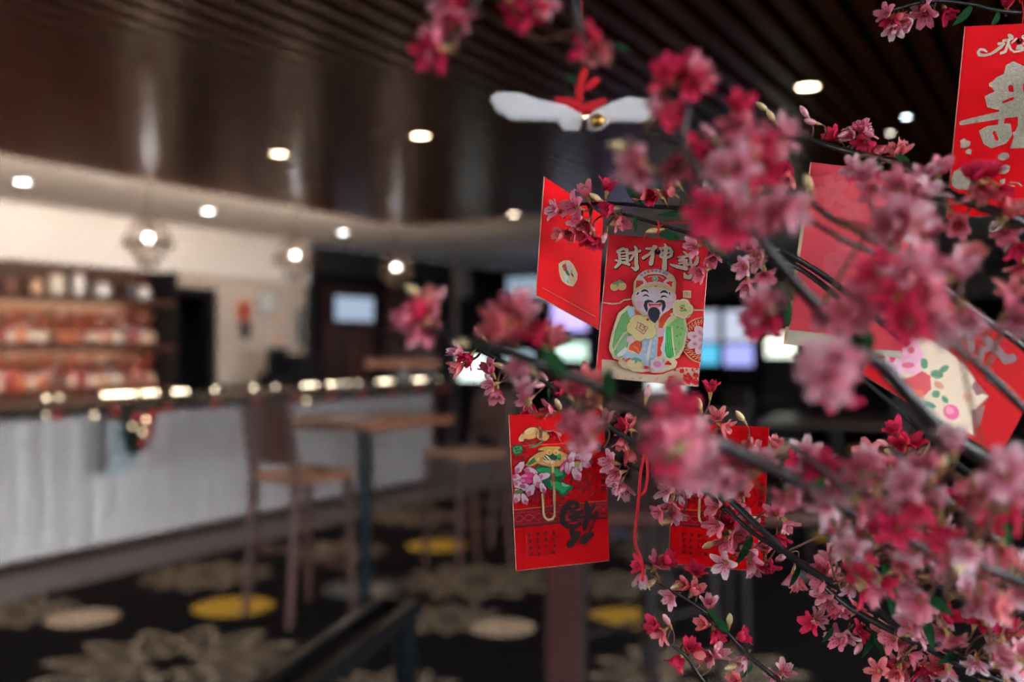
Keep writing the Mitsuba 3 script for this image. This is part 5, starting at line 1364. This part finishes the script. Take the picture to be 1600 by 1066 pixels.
# blossoms that can be told apart: (px, py, depth, direction in the view, towards the viewer, tone, opening 0-2)
F_ = .752
HAND = [
    # twig above the gilt lettered packet
    (866, 328, .76, 170, .5, 'p', 1), (915, 300, F_, 115, .5, 'm', 0), (896, 322, F_, 165, .7, 'm', 1), (950, 291, F_, 80, .4, 'd', 0), (952, 326, F_, 185, .5, 'd', 0), (968, 346, F_, 300, .6, 'm', 0), (900, 344, F_, 150, .9, 'p', 1), (915, 352, F_, 240, .8, 'm', 1),
    (876, 365, F_, 190, .5, 'c', 0), (893, 363, F_, 230, .6, 'c', 0), (906, 362, F_, 260, .7, 'm', 0), (920, 374, F_, 262, .4, 'd', 0), (931, 378, F_, 280, .4, 'd', 0), (1000, 291, F_, 95, .5, 'c', 0), (1003, 304, F_, 170, .7, 'c', 0), (1020, 307, F_, 200, .7, 'd', 0), (1047, 300, F_, 150, .5, 'c', 0),
    (1084, 386, .745, 200, .6, 'p', 1), (1113, 400, .745, 270, .5, 'm', 0), (1096, 426, .745, 205, .6, 'm', 0), (1105, 301, .745, 160, .8, 'w', 1), (1183, 403, .72, 190, .9, 'w', 2), (1161, 418, .72, 200, .7, 'p', 1), (1172, 386, .72, 120, .6, 'p', 1), (1166, 446, .72, 250, .6, 'p', 0), (1194, 432, .68, 260, .8, 'm', 1),
    # left tip, in focus
    (716, 549, F_, 150, .4, 'p', 0), (715, 574, F_, 205, .4, 'c', 0), (731, 560, F_, 230, .5, 'd', 0), (765, 577, F_, 120, .5, 'm', 0), (766, 601, F_, 190, .8, 'p', 1), (776, 616, F_, 265, .5, 'm', 0), (822, 628, F_, 215, .7, 'p', 1), (829, 640, F_, 275, .5, 'd', 0), (876, 612, F_, 120, .4, 'd', 0), (858, 643, F_, 165, .5, 'm', 0), (861, 678, F_, 250, .8, 'w', 1),
    (946, 655, F_, 110, .6, 'p', 1), (930, 628, F_, 130, .5, 'c', 0), (976, 668, F_, 160, .5, 'd', 0), (984, 662, F_, 100, .5, 'c', 0), (952, 722, .748, 165, .7, 'p', 1), (962, 741, .748, 190, .8, 'p', 1), (965, 758, .748, 225, .7, 'p', 1), (975, 765, .748, 290, .6, 'w', 0), (972, 692, F_, 250, .4, 'c', 0), (984, 712, F_, 290, .3, 'c', 0),
    # left tip, blurred in front
    (646, 518, .50, 200, .6, 'p', 1), (664, 512, .50, 330, .7, 'm', 1), (655, 490, .50, 130, .4, 'd', 0), (668, 470, .50, 100, .3, 'c', 0), (640, 500, .50, 150, .4, 'm', 0), (776, 508, .50, 190, .7, 'c', 1), (795, 480, .50, 100, .6, 'm', 1), (800, 512, .50, 280, .9, 'c', 2), (818, 478, .50, 40, .6, 'p', 1), (842, 528, .50, 120, .5, 'd', 0), (866, 530, .50, 60, .5, 'c', 0), (815, 575, .52, 160, .7, 'p', 0), (912, 592, .58, 120, .4, 'c', 0), (928, 598, .58, 70, .4, 'c', 0), (900, 612, .55, 100, .7, 'm', 0), (908, 690, .52, 200, 1.0, 'p', 2), (905, 668, .52, 90, .7, 'm', 1), (822, 612, .6, 100, .5, 'p', 0),
    # middle
    (1122, 652, .75, 110, .6, 'c', 1), (1133, 668, .75, 330, .7, 'c', 1), (1112, 682, .75, 230, .6, 'c', 0), (1110, 606, .75, 90, .2, 'd', 0), (1172, 700, .75, 110, .5, 'c', 0), (1182, 705, .75, 60, .5, 'p', 0), (1212, 694, .75, 85, .5, 'c', 0), (1040, 765, .745, 150, .6, 'w', 2), (1030, 802, .745, 200, .6, 'm', 1), (1048, 790, .745, 250, .7, 'p', 1), (1058, 805, .745, 300, .5, 'p', 0),
    (1036, 668, .46, 170, .9, 'm', 2), (1084, 676, .46, 60, .9, 'p', 2), (1052, 722, .46, 230, 1.0, 'm', 2), (1064, 645, .46, 110, .8, 'd', 1), (1086, 700, .46, 330, .9, 'p', 2), (1042, 705, .46, 190, .8, 'd', 1), (1062, 748, .47, 270, .8, 'm', 1), (1066, 690, .45, 45, 1.2, 'm', 2), (1088, 745, .48, 300, .9, 'p', 1), (1056, 612, .52, 120, .5, 'c', 0), (1112, 735, .51, 170, .9, 'p', 2), (1150, 728, .51, 40, .9, 'm', 2), (1136, 752, .51, 280, .9, 'p', 1), (1190, 720, .56, 80, .6, 'p', 1),
    # above the half hidden lotus packet
    (1138, 816, .745, 180, .9, 'd', 2), (1166, 816, .745, 160, .9, 'p', 2), (1118, 822, .745, 200, .7, 'm', 1), (1116, 790, .745, 160, .7, 'm', 1), (1146, 786, .745, 60, .8, 'p', 1), (1158, 770, .745, 110, .6, 'c', 1), (1132, 850, .745, 230, .7, 'm', 1), (1212, 800, .73, 110, .7, 'm', 1), (1232, 822, .73, 300, .8, 'p', 1), (1220, 842, .73, 240, .7, 'd', 1), (1131, 882, .74, 200, 1.2, 'w', 2), (1172, 870, .74, 220, .9, 'p', 2), (1176, 888, .74, 280, .6, 'p', 0), (1198, 888, .74, 270, .9, 'd', 2), (1247, 912, .74, 275, .4, 'c', 0), (1238, 905, .74, 255, .4, 'p', 0), (1195, 858, .75, 100, .6, 'p', 0), (1150, 838, .74, 320, .8, 'm', 1),
    # lowest twigs, in focus
    (1000, 884, .75, 160, .4, 'd', 0), (1028, 880, .75, 60, .5, 'm', 1), (1042, 876, .75, 40, .4, 'd', 0), (1003, 905, .75, 250, .5, 'w', 0), (1088, 893, .75, 80, .6, 'd', 1), (1070, 915, .75, 150, .5, 'c', 0), (1086, 922, .75, 60, .5, 'c', 0), (1047, 934, .75, 195, .6, 'p', 1), (1108, 944, .75, 95, .5, 'p', 0), (1100, 975, .75, 160, .6, 'c', 0), (1119, 992, .75, 290, .5, 'd', 0), (1160, 995, .75, 30, .5, 'd', 0), (1022, 978, .75, 145, .5, 'd', 0), (1033, 990, .75, 210, .7, 'c', 1), (1078, 1012, .75, 80, .6, 'd', 0), (1060, 1034, .75, 225, .4, 'd', 0), (1108, 1026, .75, 200, .7, 'p', 1), (1122, 1022, .75, 40, .6, 'p', 0), (1092, 1022, .75, 330, .5, 'c', 0), (1160, 1034, .75, 220, .7, 'w', 0), (1226, 1048, .745, 60, .7, 'p', 1), (1212, 1060, .745, 200, .7, 'p', 1), (1150, 1064, .75, 140, .5, 'c', 0),
    # lower middle cluster
    (1268, 975, .745, 190, .6, 'd', 1), (1278, 968, .745, 40, .9, 'w', 1), (1282, 930, .745, 170, .7, 'p', 1), (1297, 946, .745, 250, .9, 'p', 2), (1292, 922, .74, 110, .7, 'm', 1), (1306, 958, .745, 280, .7, 'm', 1), (1322, 950, .74, 300, .6, 'p', 1), (1324, 998, .745, 240, 1.1, 'w', 2), (1346, 986, .745, 40, .8, 'd', 2), (1342, 952, .74, 60, .7, 'c', 1), (1300, 902, .72, 100, .7, 'p', 1), (1288, 888, .72, 140, .7, 'm', 1), (1310, 998, .75, 180, .6, 'm', 1), (1396, 1062, .75, 90, .5, 'c', 0), (1284, 905, .72, 200, .6, 'm', 0),
    (1392, 1000, .72, 180, .7, 'm', 1), (1412, 1012, .72, 300, .8, 'p', 1), (1402, 1036, .73, 230, .8, 'm', 1), (1430, 1028, .72, 330, .7, 'm', 1), (1420, 975, .68, 120, .9, 'p', 2), (1436, 990, .68, 30, .9, 'p', 2), (1440, 1050, .73, 280, .7, 'd', 1), (1384, 985, .73, 120, .6, 'c', 1),
    # upper middle: blurred in front, and small ones in focus
    (1160, 165, .50, 95, .4, 'd', 0), (1152, 195, .50, 170, .8, 'm', 1), (1172, 205, .50, 40, .8, 'm', 1), (1190, 232, .49, 300, .9, 'd', 2), (1160, 232, .49, 200, .9, 'm', 1), (1150, 262, .47, 210, 1.1, 'p', 2), (1126, 262, .47, 150, .9, 'p', 1), (1214, 212, .50, 60, .9, 'p', 2), (1232, 200, .50, 60, .7, 'p', 1), (1190, 262, .48, 280, .8, 'd', 1), (1204, 250, .50, 320, .7, 'm', 1), (1110, 250, .50, 190, .6, 'm', 0),
    (1105, 330, .46, 190, .9, 'd', 1), (1134, 322, .46, 200, 1.1, 'p', 2), (1162, 336, .46, 270, 1.0, 'm', 2), (1218, 318, .47, 120, 1.0, 'p', 2), (1240, 330, .47, 330, .9, 'p', 1), (1200, 340, .47, 200, .9, 'm', 1), (1140, 352, .46, 270, .9, 'd', 1), (1128, 345, .47, 240, .7, 'm', 1),
    (1224, 258, .70, 270, .4, 'd', 0), (1230, 278, .70, 255, .4, 'c', 0), (1178, 300, .73, 60, .5, 'c', 0), (1302, 212, .75, 150, .5, 'd', 0), (1344, 198, .745, 110, .6, 'm', 1), (1356, 206, .745, 40, .6, 'p', 1), (1350, 226, .74, 230, .7, 'd', 1), (1372, 236, .74, 330, .6, 'm', 0), (1330, 212, .745, 170, .6, 'p', 0), (1398, 236, .73, 120, .5, 'c', 0), (1412, 232, .73, 70, .5, 'c', 0), (1332, 262, .66, 170, .8, 'p', 1), (1348, 268, .62, 270, .7, 'd', 1),
    # top left, blurred in front
    (676, 62, .49, 160, .7, 'm', 1), (678, 84, .49, 230, .7, 'd', 1), (708, 38, .49, 250, .8, 'p', 1), (716, 28, .49, 60, .5, 'm', 0), (694, 8, .49, 170, .7, 'p', 1), (712, 0, .49, 80, .6, 'd', 1), (828, 10, .49, 260, .7, 'd', 1), (846, 2, .49, 330, .7, 'p', 0), (816, 18, .49, 230, .6, 'd', 0), (922, 68, .49, 165, .6, 'd', 1), (930, 74, .49, 280, .7, 'c', 0), (1038, 122, .49, 160, .5, 'd', 1), (1056, 108, .49, 110, .5, 'd', 0), (1076, 108, .49, 80, .7, 'm', 1), (1092, 112, .49, 20, .7, 'm', 1), (1080, 128, .49, 300, .6, 'd', 0), (1030, 168, .49, 60, .6, 'p', 0), (1042, 176, .49, 330, .6, 'd', 0), (990, 252, .49, 160, .7, 'p', 1), (1000, 268, .49, 250, .7, 'p', 0), (1060, 262, .50, 250, .8, 'm', 1), (1086, 236, .50, 60, .6, 'd', 0),
    # top right
    (1384, 20, .80, 165, .6, 'm', 1), (1392, 34, .80, 240, .6, 'd', 0), (1396, 44, .80, 260, .6, 'w', 0), (1404, 28, .80, 330, .6, 'c', 0), (1440, 12, .80, 150, .7, 'p', 1), (1446, 24, .80, 250, .7, 'm', 1), (1418, 36, .80, 215, .5, 'w', 0), (1480, 20, .80, 285, .5, 'd', 0), (1574, 4, .80, 100, .6, 'd', 0),
    # around the large glossy packet and the slanting packet
    (1352, 270, .60, 110, .8, 'p', 1), (1362, 296, .60, 200, .7, 'm', 1), (1402, 288, .58, 150, .9, 'm', 1), (1430, 300, .58, 20, 1.0, 'w', 2), (1454, 296, .58, 60, .9, 'w', 1), (1446, 270, .60, 100, .7, 'p', 1), (1470, 262, .62, 80, .6, 'm', 0), (1404, 340, .50, 200, 1.1, 'p', 2), (1436, 352, .50, 330, 1.1, 'w', 2), (1384, 352, .50, 180, .9, 'p', 1), (1420, 330, .52, 90, .9, 'm', 1), (1448, 338, .52, 40, .9, 'p', 1), (1492, 340, .62, 290, .6, 'c', 0), (1502, 352, .62, 230, .6, 'm', 0),
    (1526, 272, .60, 130, .5, 'd', 0), (1548, 268, .60, 70, .5, 'd', 0), (1536, 296, .60, 260, .7, 'c', 1), (1566, 300, .60, 300, .6, 'd', 0), (1580, 328, .60, 60, .6, 'c', 0), (1572, 366, .62, 250, .6, 'm', 1), (1592, 388, .62, 270, .6, 'd', 1), (1598, 420, .62, 250, .6, 'c', 1),
    (1372, 422, .47, 160, .9, 'd', 1), (1392, 440, .47, 200, 1.0, 'm', 2), (1424, 420, .46, 100, 1.1, 'p', 2), (1452, 408, .47, 60, 1.0, 'm', 1), (1440, 440, .46, 320, 1.0, 'm', 2), (1402, 470, .46, 230, 1.0, 'd', 2), (1470, 462, .46, 0, 1.0, 'm', 2), (1500, 420, .50, 60, .8, 'p', 0), (1520, 400, .52, 80, .6, 'c', 0), (1470, 512, .46, 250, 1.1, 'w', 2), (1450, 496, .46, 160, .9, 'p', 1), (1512, 495, .50, 270, .8, 'p', 0), (1420, 505, .46, 210, .9, 'd', 1), (1360, 460, .48, 190, .8, 'm', 1),
    (1318, 492, .48, 200, .9, 'm', 1), (1338, 500, .48, 300, .9, 'p', 1), (1290, 485, .52, 250, .7, 'm', 0), (1310, 560, .44, 110, 1.0, 'p', 2), (1290, 590, .44, 210, 1.1, 'p', 2), (1330, 580, .44, 330, 1.0, 'm', 2), (1276, 566, .46, 160, .8, 'p', 1), (1318, 620, .50, 260, .7, 'd', 1), (1302, 612, .46, 260, .9, 'p', 1), (1584, 478, .52, 60, .8, 'm', 1), (1596, 505, .52, 250, .9, 'p', 2), (1580, 458, .54, 100, .7, 'c', 1),
    (1186, 480, .50, 170, .8, 'p', 1), (1202, 466, .50, 80, .7, 'p', 1), (1196, 500, .50, 230, .8, 'd', 1), (1180, 505, .52, 260, .6, 'c', 0),
    # right, below the slanting packet
    (1570, 742, .46, 160, 1.0, 'p', 2), (1590, 722, .46, 80, 1.0, 'w', 2), (1594, 765, .47, 270, .9, 'm', 1), (1410, 695, .70, 150, .7, 'd', 0), (1400, 672, .70, 130, .5, 'd', 0), (1358, 706, .70, 170, .8, 'c', 1), (1424, 690, .70, 80, .6, 'd', 1),
]
for h in HAND:
    if True:
        blossom(*h, rest=count[0] >= 300, scale=1.0 + .10 * rsb.randn() * .5)
# the dense parts: (px, py, radius x, radius y, depth range, how many)
DENSE = [(1360, 900, 50, 50, .55, .66, 6), (1460, 880, 70, 50, .56, .66, 7), (1430, 800, 60, 50, .60, .70, 6), (1560, 880, 50, 60, .54, .64, 5), (1345, 800, 50, 50, .60, .70, 5), (1510, 1000, 80, 40, .64, .72, 6), (1400, 740, 60, 50, .60, .70, 5), (1290, 800, 40, 50, .58, .66, 4), (1560, 950, 40, 60, .62, .70, 4), (1325, 770, 60, 60, .49, .55, 7), (1350, 860, 55, 40, .54, .62, 5), (1450, 740, 70, 60, .48, .56, 7), (1470, 820, 70, 60, .48, .56, 8), (1540, 830, 60, 70, .47, .55, 5), (1420, 910, 60, 40, .55, .64, 5), (1500, 940, 70, 40, .52, .60, 6), (1560, 910, 50, 40, .50, .58, 4),
         (1480, 985, 60, 40, .66, .72, 6), (1540, 1035, 60, 40, .66, .73, 6), (1480, 1045, 50, 25, .70, .74, 4), (1575, 1000, 30, 50, .62, .7, 3), (1250, 760, 40, 30, .52, .58, 3), (1395, 760, 40, 40, .66, .72, 4), (1440, 380, 60, 50, .50, .56, 3), (1300, 845, 40, 30, .60, .68, 3), (1270, 720, 40, 25, .60, .68, 5), (1590, 1040, 30, 40, .6, .7, 6), (1420, 1050, 50, 20, .70, .74, 6), (1330, 890, 40, 40, .66, .72, 6)]
for cx, cy, rx, ry, d0, d1, n in DENSE:
    for _ in range(n):
        t, rr = rsb.rand() * 6.28, math.sqrt(rsb.rand())
        ang, tone = math.degrees(-t) + 40 * rsb.randn(), rsb.choice(list('ppmmddcww'))
        x, y, D, out, oi = cx + rx * rr * math.cos(t), cy + ry * rr * math.sin(t), d0 + (d1 - d0) * rsb.rand(), .3 + .8 * rsb.rand(), int(rsb.choice([0, 1, 1, 2, 2]))
        blossom(x, y, D, ang, out, str(tone), oi, 1.0, rest=count[0] >= 300)
print('blossoms', count)
cluster = numbered(f'{tree}__blossom_mass')
labels[cluster] = {'label': 'dense blossoms massed low on the right', 'kind': 'stuff'}
for where, mm, sm in (('petals', 'petal', True), ('stamens', 'stamen', False), ('calyxes', 'calyx', 50), ('stalks', 'stalk', 60)):
    vs, fs, cs, n_ = [], [], [], 0
    for v, f, c in STUFF[where]:
        vs.append(v); fs.append(f + n_); n_ += len(v)
        if c is not None:
            cs.append(c)
    kk = part(cluster, where, trimesh.Trimesh(np.vstack(vs), np.vstack(fs), process=False), M[mm], smooth=sm, color=np.vstack(cs) if cs else None, kind='stuff')
for b in [(943, 372, F_, 250, .3, 'pink'), (930, 308, F_, 150, .4, 'cream'), (1030, 303, F_, 130, .4, 'cream'), (1054, 283, F_, 135, .3, 'cream'), (962, 349, F_, 200, .4, 'cream'), (1019, 361, F_, 190, .3, 'cream'), (1112, 362, .74, 190, .4, 'cream'), (748, 519, F_, 130, .3, 'pink'), (781, 571, F_, 165, .4, 'cream'), (824, 577, .72, 150, .5, 'pink'), (850, 590, F_, 120, .3, 'pink'), (843, 602, F_, 190, .4, 'pink'), (872, 632, F_, 115, .4, 'cream'), (937, 610, F_, 100, .3, 'pink'), (892, 622, F_, 110, .4, 'cream'),
          (728, 536, .50, 170, .5, 'cream'), (646, 455, .50, 140, .4, 'cream'), (685, 462, .50, 50, .3, 'pink'), (965, 228, .49, 175, .4, 'cream'), (1190, 166, .75, 150, .3, 'cream'), (1204, 180, .75, 130, .3, 'cream'), (1256, 174, .75, 130, .3, 'pink'), (1266, 190, .75, 170, .3, 'pink'), (1318, 210, .745, 200, .3, 'pink'), (1092, 630, .75, 110, .4, 'cream'), (1156, 650, .75, 130, .3, 'cream'), (1042, 815, .745, 200, .4, 'cream'), (1107, 852, .745, 200, .3, 'cream'), (1220, 872, .74, 200, .4, 'pink'), (1057, 917, .75, 190, .4, 'cream'), (1016, 912, .75, 210, .4, 'cream'), (1041, 968, .75, 120, .3, 'pink'), (1140, 968, .75, 90, .4, 'cream'), (1142, 1042, .75, 195, .3, 'cream'), (1120, 1012, .75, 85, .3, 'pink'), (1380, 1043, .75, 190, .3, 'pink'), (1341, 1014, .745, 230, .3, 'pink'), (1376, 978, .74, 170, .3, 'cream'), (1366, 940, .74, 130, .4, 'cream'), (1398, 47, .80, 240, .3, 'pink'), (1416, 38, .80, 220, .3, 'pink'),
          (1262, 285, .58, 120, .5, 'cream'), (1062, 700, .44, 60, 1.2, 'cream'), (1350, 520, .52, 100, .6, 'cream'), (1472, 722, .52, 100, .8, 'cream'), (1524, 748, .50, 100, .8, 'cream'), (1500, 885, .50, 200, .8, 'cream'), (1574, 955, .62, 200, .6, 'cream'), (1450, 400, .50, 100, .8, 'cream'), (1378, 692, .70, 160, .4, 'pink'), (1390, 706, .70, 160, .4, 'cream'), (1376, 716, .70, 170, .4, 'cream'), (1012, 612, .75, 80, .3, 'pink'), (836, 0, .49, 200, .5, 'pink'), (800, 4, .49, 120, .5, 'cream'), (1105, 205, .52, 140, .3, 'pink')]:
    bud(*b)
for l in [(1003, 322, .755, 973, 283, .75), (992, 338, .752, 994, 363, .75, .3), (1030, 366, .752, 1064, 372, .75, .5), (1098, 374, .745, 1142, 400, .74, .5), (1076, 330, .752, 1028, 338, .75, .2), (1135, 408, .735, 1150, 425, .73, .35), (846, 545, .50, 890, 590, .50, .4), (952, 622, .52, 950, 578, .51, .4), (858, 622, .75, 856, 604, .752, .3), (1078, 748, .745, 1062, 716, .74, .35), (1218, 728, .70, 1246, 706, .69, .4), (1176, 836, .74, 1152, 886, .735, .3), (1250, 880, .73, 1236, 920, .725, .3), (1118, 966, .75, 1140, 990, .745, .45), (1108, 950, .75, 1122, 974, .745, .4), (1176, 1038, .745, 1160, 1062, .745, .3), (1302, 980, .745, 1286, 1006, .74, .4), (1366, 985, .735, 1350, 1032, .73, .3), (1362, 990, .735, 1382, 1024, .73, .3), (1330, 935, .72, 1372, 938, .715, .3), (1392, 930, .70, 1412, 898, .69, .3), (1232, 470, .60, 1236, 506, .60, .25), (1186, 335, .52, 1206, 358, .51, .5), (1218, 440, .66, 1240, 468, .65, .4), (1330, 520, .52, 1368, 560, .51, .4), (1352, 512, .52, 1360, 545, .51, .5), (1440, 10, .80, 1462, 8, .795, .4), (1520, 8, .80, 1492, 40, .795, .3), (1562, 18, .80, 1552, 40, .79, .3), (1440, 960, .68, 1462, 1014, .67, .4), (1470, 800, .60, 1420, 780, .58, .6), (1450, 790, .60, 1420, 830, .58, .6), (1380, 880, .62, 1402, 960, .60, .3), (1560, 800, .55, 1582, 860, .54, .4), (1576, 780, .56, 1600, 830, .55, .4), (1400, 240, .73, 1424, 262, .72, .5), (1365, 250, .73, 1384, 274, .72, .4), (960, 70, .52, 985, 78, .52, .4), (1250, 720, .52, 1285, 745, .51, .45), (1290, 745, .58, 1266, 770, .57, .4), (1445, 930, .64, 1490, 960, .63, .4), (1500, 1010, .70, 1470, 1040, .69, .4), (1230, 512, .74, 1232, 468, .73, .22), (884, 118, .52, 904, 128, .52, .4)]:
    leaf(*l)
